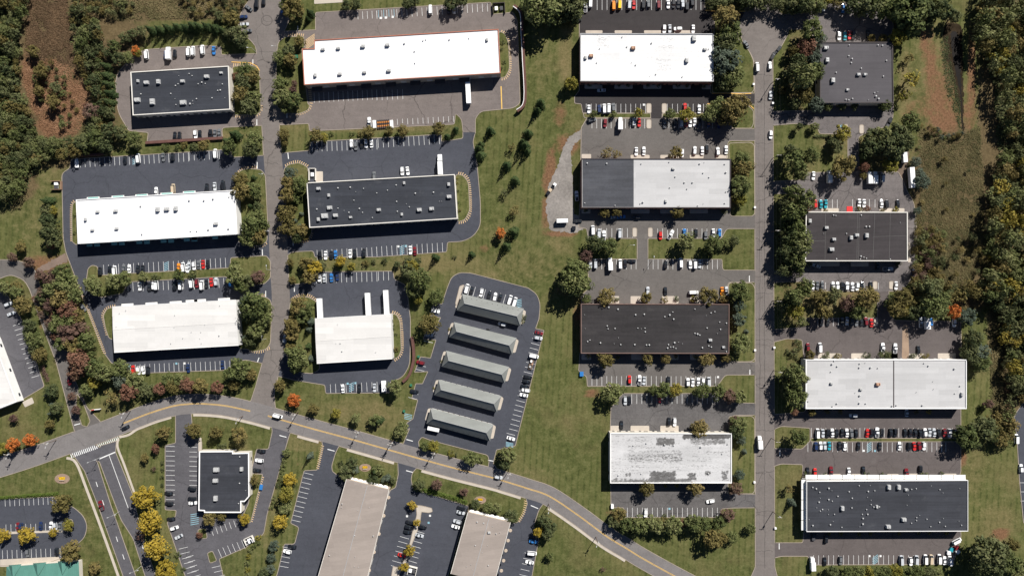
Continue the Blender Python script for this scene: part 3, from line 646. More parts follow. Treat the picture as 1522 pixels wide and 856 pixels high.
whitecop = mottled('coping_white', (0.74,0.73,0.71), .1, .2, 2.0, .6)
redcop = mottled('coping_rust', (0.36,0.14,0.09), .2, .2, 2.0, .6)
darkcop = mottled('coping_dark', (0.055,0.045,0.045), .2, .2, 2.0, .6)
browncop = mottled('coping_brown', (0.15,0.10,0.085), .25, .2, 2.0, .7)
wall_c = mottled('wall_cream', (0.56,0.52,0.45), .12, .2, 2.0, .8)
wall_w = mottled('wall_white', (0.66,0.65,0.62), .1, .2, 2.0, .8)
wall_b = mottled('wall_brick', (0.27,0.13,0.095), .25, .3, 3.0, .9, bump=.2)
wall_g = mottled('wall_block_grey', (0.36,0.34,0.31), .18, .3, 3.0, .9, bump=.2)
wall_t = mottled('wall_tan', (0.40,0.33,0.26), .15, .3, 3.0, .9)
steel = mottled('galvanised_steel', (0.40,0.40,0.39), .15, .6, 4.0, .45, .5)
steel_d = mottled('grey_steel', (0.30,0.30,0.30), .2, .6, 4.0, .5, .4)
fan_m = mottled('fan_grille', (0.06,0.06,0.065), .2, 1.0, 6.0, .6)
teal = mottled('teal_panel', (0.20,0.40,0.37), .15, .3, 3.0, .5)
doorm = mottled('door_paint', (0.50,0.49,0.46), .1, .3, 3.0, .6)
glass, gnt, gbs = nodes('window_glass'); gbs.inputs['Base Color'].default_value = (0.02,0.026,0.032,1); gbs.inputs['Roughness'].default_value = .08
rtu_t = mottled('unit_tan', (0.40,0.24,0.16), .15, .6, 4.0, .6)

def off_poly(poly, d):
    """offset a ccw polygon; positive = outwards"""
    n = len(poly); out = []
    for i in range(n):
        a, p, b = Vector(poly[i-1][:2]), Vector(poly[i][:2]), Vector(poly[(i+1) % n][:2])
        e1 = (p - a).normalized(); e2 = (b - p).normalized(); n1 = Vector((e1.y, -e1.x)); n2 = Vector((e2.y, -e2.x))
        m = n1 + n2; m = m / max(0.3, m.dot(n1)) if m.length > 1e-6 else n1
        out.append(tuple(p + m * d))
    return out
BLD = {}
_fac = {}
def fac_mesh(kind, w, h, mat):
    k = (kind, w, h, mat.name)
    if k not in _fac:
        mb = MB(); mb.box((0, 0, 0), (w, 0.16, h)); 
        _fac[k] = mb.mesh(kind, [mat])
    return _fac[k]
def facade(root, a, b, items, base):
    """items: list of (kind, fraction, w, h, z, mat) on edge a->b (ccw polygon: outside is to the right)"""
    A, B = Vector(a[:2]), Vector(b[:2]); d = (B - A); L = d.length; u = d / L; nrm = Vector((u.y, -u.x)); rz = math.atan2(u.y, u.x)
    for kind, f, w, h, z, mat in items:
        if w > L * 0.8: continue
        p = A + d * f + nrm * 0.05
        obj(kind, fac_mesh(kind, w, h, mat), root, (p.x, p.y, z), rz)
def bay_items(L, style):
    it = []; n = max(1, int(L / 7.0))
    for i in range(n):
        f = (i + 0.5) / n; q = 1.9 / L
        if style == 'front':
            it += [('window', f - q, 2.2, 1.5, 1.2, glass), ('door', f + q * 0.6, 1.1, 2.2, 0.0, glass)]
        elif style == 'dock':
            it += [('dock_door', f, 3.0, 3.4, 0.9, doorm)]
        elif style == 'end':
            if i % 2 == 0: it += [('window', f, 1.8, 1.3, 1.4, glass)]
        elif style == 'roller':
            it += [('roller_door', f, 2.6, 2.4, 0.0, doorm)]
    return it
def building(key, roof_px, h, rmat, wmat, cmat, label, styles=('end','front'), name='warehouse', cat='building', cop=0.36, ridge=None, parapet=0.35):
    pts = ccw([tuple(W(x, y, h).xy) for x, y in roof_px])
    c = Vector((sum(p[0] for p in pts) / len(pts), sum(p[1] for p in pts) / len(pts)))
    loc = [(p[0] - c.x, p[1] - c.y) for p in pts]
    root = tag(empty(name, (c.x, c.y, 0.0)), label, cat)
    mb = MB(); mb.prism(loc, -0.05, h - 0.02, top=False); mb.build('wall', wmat, root)
    inn = off_poly(loc, -cop); outp = off_poly(loc, 0.07); n = len(loc)
    zr = h - parapet
    if ridge:   # (edge index pair) low gable: ridge between midpoints of the two short edges of a quad
        i0, rise = ridge; zr = h - 0.05
        q = off_poly(loc, 0.05); P = [Vector((x, y, zr)) for x, y in q]
        m1 = (P[i0] + P[(i0+1) % 4]) / 2 + Vector((0,0,rise)); m2 = (P[(i0+2) % 4] + P[(i0+3) % 4]) / 2 + Vector((0,0,rise))
        a, b_, c_, d_ = P[i0], P[(i0+1) % 4], P[(i0+2) % 4], P[(i0+3) % 4]
        mb = MB(); mb.add([a, b_, c_, d_, m1, m2], [(1,2,5,4),(3,0,4,5),(0,1,4),(2,3,5)]); rf = mb.build('roof', rmat, root)
        ri = MB(); dv = (m2 - m1); ri.box(((m1+m2)/2 - Vector((0,0,0.03))).to_tuple(), (dv.length - .6, 0.28, 0.10), math.atan2(dv.y, dv.x)); ri.build('ridge_cap', rmat if key[0] == 'A' else steel_d, rf)
        # eave gutters, each its own trim
        for (s0, s1) in ((b_, c_), (d_, a)):
            ee = s1 - s0; g = MB(); g.box(((s0+s1)/2 - Vector((0,0,0.1))).to_tuple(), (ee.length, 0.24, 0.18), math.atan2(ee.y, ee.x)); g.build('gutter', cmat, rf)
    else:
        rf = obj('roof', mesh_from('roof', [(x, y, zr) for x, y in off_poly(loc, -cop * 0.6)], [tuple(range(n))], [rmat]), root)
        mb = MB(); V = [(x, y, h - 0.25) for x, y in outp] + [(x, y, h + 0.06) for x, y in outp] + [(x, y, h + 0.06) for x, y in inn] + [(x, y, zr - 0.05) for x, y in inn]; F = []
        for i in range(n):
            j = (i + 1) % n
            F += [(i, j, n + j, n + i), (n + i, n + j, 2*n + j, 2*n + i), (2*n + i, 2*n + j, 3*n + j, 3*n + i)]
        mb.add(V, F); mb.build('coping', cmat, root)
    for i in range(n):
        a, b = loc[i], loc[(i+1) % n]; L = math.dist(a, b)
        if L < 9: continue
        st = styles[1] if L > 45 else styles[0]
        if len(styles) > 2 and L > 45 and (b[0] - a[0]) < 0: st = styles[2]     # sunlit long side (runs right to left when ccw)
        if st: facade(root, a, b, bay_items(L, st), c)
    BLD[key] = dict(root=root, poly=roof_px, h=h, zr=zr, c=c, roof=rf, loc=loc)
    return root
building('A1', [(194,107.5),(339.6,98.5),(342,163),(197.4,171.7)], 7.0, black_r, wall_c, cream, 'black flat roofed block with cream edge beside the brown meadow wood', name='industrial_building')
building('A2', [(449,73),(467,72.5),(467,60),(740.7,43.7),(744,109),(452,126.5)], 8.2, white_r, wall_t, redcop, 'longest white roofed warehouse with rust red edge and shaded loading docks', ('end','dock','front'))
building('A3', [(113,297),(349,282.7),(353,348),(115.7,362.4)], 7.6, white_r, wall_w, whitecop, 'white flat roofed warehouse with teal canopies next to the wide lawn', ('end','front','dock'))
building('A4', [(455.8,271.7),(675.7,259.4),(679.8,325),(460,338.5)], 7.6, black_r, wall_c, cream, 'black roofed warehouse with cream edge and tractor trailer backed against it', ('end','front','dock'))
building('A5', [(167,456),(350.7,445.7),(354.5,513),(169.7,523.6)], 7.0, white_r2, wall_w, whitecop, 'white ridged roof warehouse beside the wooded service lane', ('end','front','dock'), ridge=(1,.5))
building('A6', [(468,473.5),(581,467),(583,533),(471,540)], 7.0, white_r2, wall_w, whitecop, 'small white ridged roof warehouse with three trailers at its docks', ('end','front','dock'), ridge=(1,.5))
building('B1', [(862.6,50),(1060.6,50.6),(1060.6,121.6),(862.6,121)], 7.4, b1_r, wall_b, steel_d, 'brick walled block with scuffed white roof by the turning circle', ('end','front','front'), name='industrial_building')
B2P = [(864.4,235.7),(1086.3,236.5),(1086,309),(864.4,309)]
building('B2', B2P, 7.2, b2w_r, wall_b, darkcop, 'block with roof half dark grey and half pale beside the gravel track', ('end','front','front'), name='industrial_building')
building('B3', [(863.6,451.6),(1084,452),(1083.7,525.4),(863.6,525)], 7.2, brown_r, wall_b, browncop, 'brown black roofed block dotted with many small white vents', ('end','front','front'), name='industrial_building')
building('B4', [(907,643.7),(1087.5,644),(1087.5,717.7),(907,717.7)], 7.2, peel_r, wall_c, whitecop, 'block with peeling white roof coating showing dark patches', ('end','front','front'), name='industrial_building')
building('C1', [(1219,63),(1327,63),(1328,153),(1219,153)], 6.8, c1_r, wall_c, darkcop, 'square grey flat roofed building behind conifers near the drainage ditch', ('end','front'), name='office_building')
building('C2', [(1198,315),(1348.8,315.4),(1349,388),(1197,388)], 7.0, ribbed_r, wall_c, cream, 'dark ribbed roof block with pale seams and a red door awning', ('end','front','front'), name='industrial_building')
building('C3', [(1197.7,534.4),(1436.6,534.4),(1436.6,607.3),(1197.7,607.3)], 7.2, c3_r, wall_w, whitecop, 'pale grey roofed block divided by one dark seam across its roof', ('end','front','front'), name='industrial_building')
building('C4', [(1199,715),(1438.7,713.5),(1438.7,789),(1199,789.7)], 7.2, dark2_r, wall_w, whitecop, 'long charcoal roofed block with white overhang and dozens of vents', ('end','front','front'), name='industrial_building', cop=.18)
building('D1', TP(42, [(62,135),(258,133),(258,145),(350,142),(352,395),(325,425),(305,425),(305,488),(92,488),(90,478),(58,476)]), 5.5, dark2_r, wall_c, whitecop, 'small charcoal roofed office with white parapet beside the green boulevard verge', ('end','front'), name='office_building', cop=.5)
building('D2', [(515,712),(578,727.5),(538,890),(468,873)], 6.6, tan_r, wall_t, cream, 'longer tan ribbed metal roof building with scalloped entrance end', ('end','roller'), ridge=(0,.8))
building('D3', [(695.5,761),(758.7,776),(734,868),(670,852)], 6.6, tan_r, wall_t, cream, 'shorter tan ribbed metal roof building facing the main road bend', ('end','roller'), ridge=(0,.8))
building('D5', [(-40,450),(-10,505),(24.4,597),(-40,622)], 6.5, white_r2, wall_w, whitecop, 'white roofed building corner at the far side of the service lane', ('end','front'))
from mathutils import noise as mnoise
# worn coating: where the coating has peeled, plus one dark strip partly painted tree shadow, as an attribute on a fine roof sheet
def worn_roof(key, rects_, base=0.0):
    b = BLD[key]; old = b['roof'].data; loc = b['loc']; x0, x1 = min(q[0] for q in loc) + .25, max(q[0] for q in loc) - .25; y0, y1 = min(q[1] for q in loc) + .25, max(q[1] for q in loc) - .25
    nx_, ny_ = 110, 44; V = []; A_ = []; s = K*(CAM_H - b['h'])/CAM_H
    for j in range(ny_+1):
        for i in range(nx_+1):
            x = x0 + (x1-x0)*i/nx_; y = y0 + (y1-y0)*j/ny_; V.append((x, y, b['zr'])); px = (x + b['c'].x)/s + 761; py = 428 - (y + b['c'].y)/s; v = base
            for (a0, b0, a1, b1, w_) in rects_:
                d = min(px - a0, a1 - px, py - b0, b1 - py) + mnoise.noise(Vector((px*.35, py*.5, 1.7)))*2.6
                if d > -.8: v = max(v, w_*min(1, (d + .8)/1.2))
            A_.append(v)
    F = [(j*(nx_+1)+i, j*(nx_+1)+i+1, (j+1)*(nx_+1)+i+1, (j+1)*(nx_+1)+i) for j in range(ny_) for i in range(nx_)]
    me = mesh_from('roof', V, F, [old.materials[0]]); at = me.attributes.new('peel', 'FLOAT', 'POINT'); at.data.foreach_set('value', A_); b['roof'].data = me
def prect(ox, oy, sc, L): return [(ox + a/sc, oy + b_/sc, ox + c_/sc, oy + d_/sc, w_) for a, b_, c_, d_, w_ in L]
worn_roof('B4', prect(862, 565, 3.6, [(258,375,548,440,.36),(410,310,505,350,.8),(552,284,812,312,1.0),(590,312,775,345,.5),(375,488,515,545,.8),(245,497,275,515,.7),(580,500,620,532,.75),(670,485,700,505,.7),(760,488,792,532,.65),(165,528,600,548,.6),(250,300,400,372,.26),(170,440,560,485,.2),(600,370,800,470,.2)]), .15)  # full-strength strip: dark membrane with part of a tree's shadow painted in
worn_roof('B1', prect(840, 0, 3.89, [(180,205,255,290,.3),(520,215,625,300,.25),(530,340,622,412,.26),(690,320,790,370,.24),(100,310,180,350,.24)]), .07)
# B2: the dark half of the roof is a second membrane laid beside the pale one
b = BLD['B2']; z = b['zr'] + 0.05
q = [W(x, y, b['h']) for x, y in [(866,237.5),(942,237.5),(942,307.6),(866,307.6)]]
obj('roof_membrane', mesh_from('roof_membrane', [(p.x - b['c'].x, p.y - b['c'].y, z) for p in q], [(3,2,1,0)], [b2d_r]), b['root'])
def roof_strip(key, p0, p1, w, mat, name='roof_seam', hh=0.09):
    b = BLD[key]; a, c_ = W(p0[0], p0[1], b['h']), W(p1[0], p1[1], b['h']); d = c_ - a; m = (a + c_) / 2
    mb = MB(); mb.box((0,0,0), (d.length, w, hh)); obj(name, mb.mesh(name, [mat]), b['root'], (m.x - b['c'].x, m.y - b['c'].y, b['zr']), math.atan2(d.y, d.x))
roof_strip('C3', T(35,890,452), T(35,890,722), .55, darkcop)
for x0, y0, x1, y1 in ((495,415,492,690),(680,412,676,690),(690,412,686,690),(780,412,770,690),(870,412,864,690),(385,578,500,578),(770,548,966,552)):
    roof_strip('C2', T(25,x0,y0+4), T(25,x1,y1-6), .14, mottled('seam_grey', (.13,.125,.12), .2, .5, 3))
# teal canopies on A3, awning on C2, scalloped fronts of the tan sheds
def canopy(key, t, x0, x1, y, depth, z, mat, name='canopy', th=.25):
    b = BLD[key]; a = W(*T(t, x0, y), z); c_ = W(*T(t, x1, y), z); m = (a + c_) / 2
    mb = MB(); mb.box((0,0,0), ((c_-a).length, depth, th)); obj(name, mb.mesh(name, [mat]), b['root'], (m.x - b['c'].x, m.y - b['c'].y, z), math.radians(3.5) if key[0] == 'A' else 0)
for x in (540,683,828,968,1102):
    for s in (-22, 22): canopy('A3', 21, x+s-16, x+s+16, 597 - (x-540)*.052, 2.2, 4.6, teal)
for x in (35,155): canopy('A3', 22, x-16, x+16, 562 - x*.05, 2.2, 4.6, teal)
for x, y in ((540,333),(683,325),(820,317),(965,308),(1095,299)): canopy('A3', 21, x-36, x+36, y, 2.0, 4.8, wall_w); canopy('A3', 21, x-30, x+30, y-2, 1.3, 5.2, teal)
for x, y in ((738,133),(877,126),(1017,119)): canopy('A5', 31, x-34, x+34, y, 2.2, 5.2, wall_w)
for x, y in ((20,111),(68,108),(207,101)): canopy('A5', 32, x-34, x+34, y, 2.2, 5.2, wall_w)
canopy('C2', 25, 615, 648, 396, 3.6, 3.0, mottled('awning_red', (0.55,0.03,0.03), .15, .5, 3, .6), 'awning', .5)
for i in range(7): canopy('A2', 12, 745 + i*142 - 30, 745 + i*142 + 30, 516 - i*8.6, 2.4, 3.9, darkcop)
for key, t, a, b_ in (('D2',42,(925,296),(1152,350)),('D3',43,(535,484),(766,540))):
    bb = BLD[key]
    for i in range(8):
        f = (i + .5) / 8; p = W(*T(t, a[0] + (b_[0]-a[0])*f, a[1] + (b_[1]-a[1])*f), 4.0)
        mb = MB(); mb.tube((0,0,0), (0,0,.35), 1.75, 1.5, 12); obj('scalloped_canopy', mb.mesh('scalloped_canopy', [whitecop]), bb['root'], (p.x-bb['c'].x, p.y-bb['c'].y, 4.4))
for i in range(5):
    bb = BLD['D3']; p = W(*T(43, 772 - i*13, 590 + i*58), 4); mb = MB(); mb.tube((0,0,0), (0,0,.3), 1.0, .85, 12); obj('scalloped_canopy', mb.mesh('scalloped_canopy', [wall_t]), bb['root'], (p.x-bb['c'].x, p.y-bb['c'].y, 4.3))
    bb = BLD['D2']; p = W(*T(42, 1158 - i*28, 400 + i*105), 4); obj('scalloped_canopy', mb.mesh('scalloped_canopy', [wall_t]), bb['root'], (p.x-bb['c'].x, p.y-bb['c'].y, 4.3))
# white buttress fins on C4's straight-road end and sunlit front
b = BLD['C4']; xa = min(q[0] for q in b['loc']); xb = max(q[0] for q in b['loc']); ya = min(q[1] for q in b['loc']); yb = max(q[1] for q in b['loc'])
for i in range(5):
    mb = MB(); L = (yb - ya)/5; mb.box((0,0,0), (2.1, L - .35, .3)); obj('overhang', mb.mesh('overhang', [wall_w]), b['root'], (xa - 1.15, ya + L*(i + .5), 5.0))
for i in range(13):
    mb = MB(); L = (xb - xa)/13; mb.box((0,0,0), (L - .3, 2.4, .3)); obj('overhang', mb.mesh('overhang', [wall_w]), b['root'], (xa + L*(i + .5), yb + 1.3, 5.0))
# storage buildings with hipped roofs
shing = roofmat('roof_shingle_grey', (0.178,0.185,0.173), (0.15,0.155,0.145), 0.3, 0.2, 0.6, rot=math.radians(-14), var=.08)
S_T = [((495,65),(850,150),(830,250),(462,160)),((447,228),(808,320),(783,415),(420,315)),((402,393),(765,487),(740,580),(375,485)),((358,560),(720,655),(695,748),(332,650)),((312,725),(675,820),(655,915),(287,815))]
S_L = ['grey hipped storage building with eight vehicles along its sunlit side','grey hipped storage building with a motorcycle on its sunlit side','grey hipped storage building third from the open lawn corner of the row','grey hipped storage building second from the main road','grey hipped storage building nearest the main road with white trailer beside it']
for i, qd in enumerate(S_T):
    he = 3.4; hr = 3.9
    pts = ccw([tuple(W(*T(33, x, y), he).xy) for x, y in qd]); c = Vector((sum(p[0] for p in pts)/4, sum(p[1] for p in pts)/4))
    # order: find long edge start
    while math.dist(pts[0], pts[1]) < 20: pts = pts[1:] + pts[:1]
    loc = [(p[0]-c.x, p[1]-c.y) for p in pts]
    root = tag(empty('storage_building', (c.x, c.y, 0)), S_L[i], 'building', 'hipped storage buildings in the fenced lot')
    ins = off_poly(loc, -0.45); mb = MB(); mb.prism(ins, -.05, he, top=False); mb.build('wall', wall_t, root)
    P = [Vector((x, y, he)) for x, y in loc]; u = (P[1]-P[0]).normalized()
    r1 = (P[1]+P[2])/2 - u*3.0 + Vector((0,0,hr)); r0 = (P[0]+P[3])/2 + u*3.0 + Vector((0,0,hr))
    mb = MB(); mb.add([*P, r0, r1], [(0,1,5,4),(1,2,5),(2,3,4,5),(3,0,4)]); mb.add([p - Vector((0,0,.18)) for p in P] + P, [(0,1,5,4),(1,2,6,5),(2,3,7,6),(3,0,4,7),(3,2,1,0)])
    rf = mb.build('roof', shing, root)
    rc = MB(); rc.tube(r0, r1, .13, .13, 6)
    for a_, b2 in ((P[0],r0),(P[3],r0),(P[1],r1),(P[2],r1)): rc.tube(a_ + Vector((0,0,.02)), b2, .09, .09, 5)
    rc.build('ridge_cap', steel_d, rf)
    for e in (0, 2): facade(root, ins[e], ins[e+1], [('roller_door', (k+.5)/11, 2.5, 2.3, 0.0, doorm) for k in range(11)], c)
    for k in range(11):
        f = (k + .7)/11.4; base = P[2].lerp(P[3], f) if P[2].y > P[0].y else P[0].lerp(P[1], f)
        up = base.lerp(r1.lerp(r0, f) if P[2].y > P[0].y else r0.lerp(r1, f), .30)
        mb = MB(); mb.tube(up - Vector((0,0,.1)), up + Vector((0,0,.3)), .16, .16, 6); mb.build('roof_vent', darkcop, root)
    # end pads with planting
    for sgn_, e in ((-1, (P[0], P[3])), (1, (P[1], P[2]))):
        a_, b2 = e; o_ = u * sgn_; w_ = (a_ - b2); q = [c + (a_ - w_*.06 - o_*1.0).xy, c + (a_ - w_*.12 + o_*1.6).xy, c + (b2 + w_*.12 + o_*1.6).xy, c + (b2 + w_*.06 - o_*1.0).xy]
        q = rounded([(v.x, v.y) for v in q], .9); mm = MB(); mm.prism(ccw(q), -.02, .13); pad = tag(mm.build('concrete_pad', walk), kind='structure')
# green roofed building (mostly beyond the frame)
greenm = roofmat('roof_green_metal', (0.075,0.185,0.15), (0.09,0.20,0.165), 0.3, 0.3, 1.0, rot=math.radians(90), var=.06, rough=.5)
he = 4.5
pts = [W(*T(41, x, y), he) for x, y in ((38,800),(455,768),(470,1150),(20,1180))]; c = sum(pts, Vector())/4; c.z = 0
root = tag(empty('shop_building', c), 'low building with teal green metal roof and three small gables', 'building')
P = [p - c for p in pts]; mb = MB(); mb.prism(ccw(off_poly(ccw([(p.x,p.y) for p in P]), -.6)), -.05, he, top=False); mb.build('wall', wall_c, root)
Rz = Vector((0,0,5.0)); r0 = P[0].lerp(P[3], .45).lerp(P[1].lerp(P[2], .45), .40) + Rz; r1 = P[0].lerp(P[3], .45).lerp(P[1].lerp(P[2], .45), .60) + Rz
mb = MB(); mb.add([*P, r0, r1], [(1,0,4,5),(2,1,5),(3,2,5,4),(0,3,4)]); rf = mb.build('roof', greenm, root)
for f, wd in ((.12,3.6),(.46,3.8),(.80,3.6)):
    e = P[0].lerp(P[1], f); u = (P[1]-P[0]).normalized(); inn = Vector((-u.y, u.x, 0)); inn = inn if inn.y < 0 else -inn
    a_, b2 = e - u*wd - inn*.8, e + u*wd - inn*.8; t_ = e - inn*.8 + Vector((0,0,2.6)); bk = e + inn*6 + Vector((0,0,2.6))
    mb = MB(); mb.add([a_, b2, t_, bk], [(0,2,3),(2,1,3),(0,1,2)]); mb.build('gable', greenm, root)
slab(41, [(0,758),(340,742),(350,772),(30,800),(0,800)])
# ------------------------------------------------------------------ roof equipment
_rt = {}
def rtu_mesh(kind):
    if kind in _rt: return _rt[kind]
    mb = MB()
    if kind in ('unit', 'unit_tan'):
        mb.box((0,0,0),(1.06,.8,.12),mi=1); mb.box((0,0,.12),(1,.74,.5),taper=.97); mb.box((.18,0,.62),(.5,.55,.06),mi=0); mb.tube((.18,0,.68),(.18,0,.72),.2,.2,10,mi=0); mb.box((-.36,0,.62),(.2,.6,.16),taper=.8)
        me = mb.mesh('rooftop_unit', [rtu_t if kind == 'unit_tan' else steel, steel_d, fan_m])
    elif kind == 'vent':
        mb.tube((0,0,0),(0,0,.7),.28,.28,8); mb.tube((0,0,.7),(0,0,.95),.5,.42,10); mb.tube((0,0,.95),(0,0,1.05),.42,.15,10); me = mb.mesh('roof_vent', [steel])
    else:
        mb.tube((0,0,0),(0,0,.9),.22,.2,7); mb.box((0,0,.9),(.5,.5,.1)); me = mb.mesh('vent_pipe', [steel])
    _rt[kind] = me; return me
ROOFT = {
11:"798,470,18 848,480,28 917,475,28 1057,472,24 815,545,12 988,543,12 795,580,34 882,590,36 1060,595,36 1100,602,16 1018,607,10 1137,572,10 1115,583,8 1015,497,12 1030,487,10 1035,440,8 1013,572,8",
12:"107,445,28 190,423,18 78,478,14 98,485,10 57,487,10 22,440,10 197,488,10 170,525,12 185,523,14 137,568,12 47,573,12 10,602,16 27,600,8 212,568,8 25,587,8 5,428,10 778,287,22 867,281,22 1010,270,24 734,437,22 876,430,22 1018,420,22",
13:"62,263,24 70,410,24 160,252,16 268,236,12 283,231,10 420,230,14 533,222,10 637,232,18 218,298,12 220,366,12",
21:"495,452,20 565,408,20 670,403,22 535,513,20 675,505,20 813,375,14 913,395,28 965,393,28 1018,390,28 820,537,14",
22:"90,342,16 143,333,16 160,477,24 116,510,16 232,505,16 12,520,12 48,520,12 235,322,10 5,342,16 753,275,24 865,271,14 936,267,14 1013,274,10 968,292,8 812,313,20 957,342,10 817,385,30 743,393,14 865,388,10 788,432,40 851,429,28 752,452,22 989,390,14 1007,412,10 928,412,12 901,401,8 938,440,18 1064,442,10",
23:"12,397,24 0,300,10 112,254,12 158,242,18 62,284,10 223,302,14 328,296,14 416,250,22 418,321,28 317,391,28 246,397,28 115,349,12 119,406,12 145,423,18 362,348,8 375,348,8 172,362,8 188,380,10",
31:"730,160,8 693,177,8 1013,188,8 1010,258,8 675,255,8 990,350,8 1060,320,8",
32:"98,243,8 180,305,10 20,285,8 75,285,8 183,132,8 68,322,6 77,350,6 855,350,8 880,350,10 890,395,10 865,240,6 1085,400,8",
14:"745,225,34 808,287,20 703,352,26 393,280,25 150,325,25 118,335,20 357,272,12 200,282,10 330,215,10 500,250,14 183,364,10 408,377,12 525,430,12 678,445,10 840,403,10 492,440,8 830,285,10 385,362,8",
24:"127,128,14 240,130,14 113,358,10 288,372,10 440,130,10 625,160,18 602,120,10 637,205,12 778,130,14 805,122,8 690,238,14 737,238,14 705,275,10 798,183,12 833,208,12 923,132,12 930,180,16 582,347,18 450,352,16 435,360,10 800,360,8 923,358,12 767,372,10 930,292,10 605,268,10",
34:"252,143,14 305,154,14 407,186,14 457,183,14 576,197,12 604,187,16 622,170,10 627,211,14 243,250,12 288,265,12 248,267,10 420,263,10 461,263,10 463,284,12 440,265,8 750,153,10 865,168,10 843,175,12 815,190,8 820,262,12 893,228,10 932,234,12 898,270,12 750,293,12 765,297,16 778,303,12 880,293,8 838,332,22 793,376,14 830,365,12 845,372,12 915,373,18 932,398,10 204,348,14 130,340,12 143,332,10 283,352,8 321,358,12 402,358,14 470,360,12 486,360,14 597,358,12 632,347,16 610,372,10 592,378,14 625,372,12 640,380,10 655,343,8 677,352,8 308,318,8 115,265,8 112,185,8",
44:"395,100,10 470,87,12 785,108,16 628,100,12 940,92,12 908,148,10 440,263,10 308,272,12 828,262,12 928,262,10 755,262,10 575,95,14",
15:"495,280,28 502,350,28 535,467,30 630,263,10 628,325,12 647,342,14 643,365,12 700,397,12 683,433,22 722,433,20 555,421,12 828,443,12 846,352,12 620,521,18 797,263,12 823,265,12 785,558,16 800,573,16 777,538,10 795,532,8 612,577,12 628,580,12 650,572,12 742,578,8",
25:"402,461,24 497,500,24 540,567,24 527,625,30 640,558,26 672,543,26 730,545,28 728,494,14 747,494,14 615,534,10 483,533,8 540,428,12 553,430,10 700,428,12 698,665,14 715,671,10 730,677,10 695,681,10 557,680,12 868,682,10 925,470,8",
35:"532,470,16 562,483,14 545,452,10 690,490,14 692,468,12 755,490,16 725,462,8 797,493,10 525,515,10 528,583,18 795,587,25 698,617,18 692,652,16 667,635,8 690,695,16 727,698,12 560,698,14 535,714,12 395,685,10",
36:"405,712,14 430,708,12 615,480,14 590,465,10 765,497,16 798,597,12 808,645,22 768,640,10 580,708,14 547,632,8 642,570,8 645,615,8",
45:"420,342,12 440,350,14 512,347,16 530,360,8 630,367,12 565,393,12 648,404,12 460,370,10 456,427,14 512,412,14 532,421,10 463,403,8 590,462,26 646,460,12 476,469,12 463,478,10 443,459,8 510,470,8 545,497,10 510,497,8 420,562,14 398,527,8 537,538,8 521,557,14 588,572,10 710,521,14 737,497,14 706,497,10 731,470,10 709,553,16 692,568,8 757,441,10 773,455,12 790,453,18 805,454,12 740,365,14 778,361,10 688,332,10 751,330,8 736,398,8 757,415,8",
46:"384,340,28 441,340,28 485,355,20 517,353,10 543,349,10 498,385,8 490,444,8 470,527,28 380,568,28 546,516,10 563,503,8 545,533,10 516,548,10 605,525,10 627,568,10 678,543,12 700,520,8 711,566,10 805,560,10 790,535,8 680,355,10 630,332,8 795,348,8 698,373,8",
42:"162,240,34 308,236,24 157,303,30 158,405,30 297,165,12 296,318,12 332,360,8 290,435,10 963,618,10 1070,620,10 890,435,10 888,455,8 1005,440,8 1047,455,8 980,472,8 817,732,10 965,740,8 962,797,8 985,800,8",
43:"580,540,12 618,546,12 650,600,18 570,675,10 670,565,8 690,608,10 610,715,8 645,790,10 545,785,8 520,795,8 555,815,8 640,675,8 712,600,8"}
for t, s in ROOFT.items():
    for tok in s.split():
        x, y, sz = map(float, tok.split(',')); px, py = T(t, x, y)
        for key, b in BLD.items():
            if inside((px, py), b['poly']):
                p = W(px, py, b['h']); m = sz / TZ * K; zz = b['zr']
                if key in ('A5','A6','D2','D3'): zz += .25 if key[0] == 'A' else .35
                if sz >= 18:
                    kind = 'unit_tan' if sz == 25 else 'unit'; sc = m * .9
                    obj('rooftop_unit', rtu_mesh(kind), b['root'], (p.x-b['c'].x, p.y-b['c'].y, zz), random.choice((0, math.pi/2, math.pi)) + (math.radians(3.5) if key[0] == 'A' else 0), (sc, sc, min(sc, 2.2)))
                else:
                    sc = m * .66; nm = 'vent' if sz >= 10 else 'pipe'
                    obj('roof_vent', rtu_mesh(nm), b['root'], (p.x-b['c'].x, p.y-b['c'].y, zz - .02), random.random(), (sc, sc, max(.7, sc * .9)))
                break
# ------------------------------------------------------------------ wording for places
NICK = {'A1':'the cream-edged black roof','A2':'the longest white loading-dock warehouse','A3':'the white warehouse with teal canopies','A4':'the black roof with a docked truck','A5':'the white warehouse by the wooded lane','A6':'the small white warehouse with three trailers',
 'B1':'the scuffed white roof','B2':'the half dark half pale roof','B3':'the brown black roof full of vents','B4':'the peeling white roof','C1':'the square grey roof','C2':'the dark ribbed roof','C3':'the pale grey roof with a seam','C4':'the long charcoal roof','D1':'the small charcoal office','D2':'the longer tan roof','D3':'the shorter tan roof','D5':'the white roof by the service lane'}
ENDS = {'A1':('wooded','park road'),'A2':('park road','retaining wall'),'A3':('lawn','park road'),'A4':('park road','open lawn'),'A5':('lane','park road'),'A6':('park road','curved wall'),'B1':('open lawn','straight road'),'B2':('gravel','straight road'),'B3':('open lawn','straight road'),'B4':('open lawn','straight road'),
 'C1':('straight road','ditch'),'C2':('straight road','meadow'),'C3':('straight road','ditch'),'C4':('straight road','grass'),'D1':('boulevard','hedge'),'D2':('hedge','middle lot'),'D3':('middle lot','corner lawn'),'D5':('far','lane')}
def rectdist(px, py, k):
    P = BLD[k]['poly']; x0, x1 = min(p[0] for p in P), max(p[0] for p in P); y0, y1 = min(p[1] for p in P), max(p[1] for p in P)
    return max(x0 - px, 0, px - x1), max(y0 - py, 0, py - y1), px < x0, py < y0
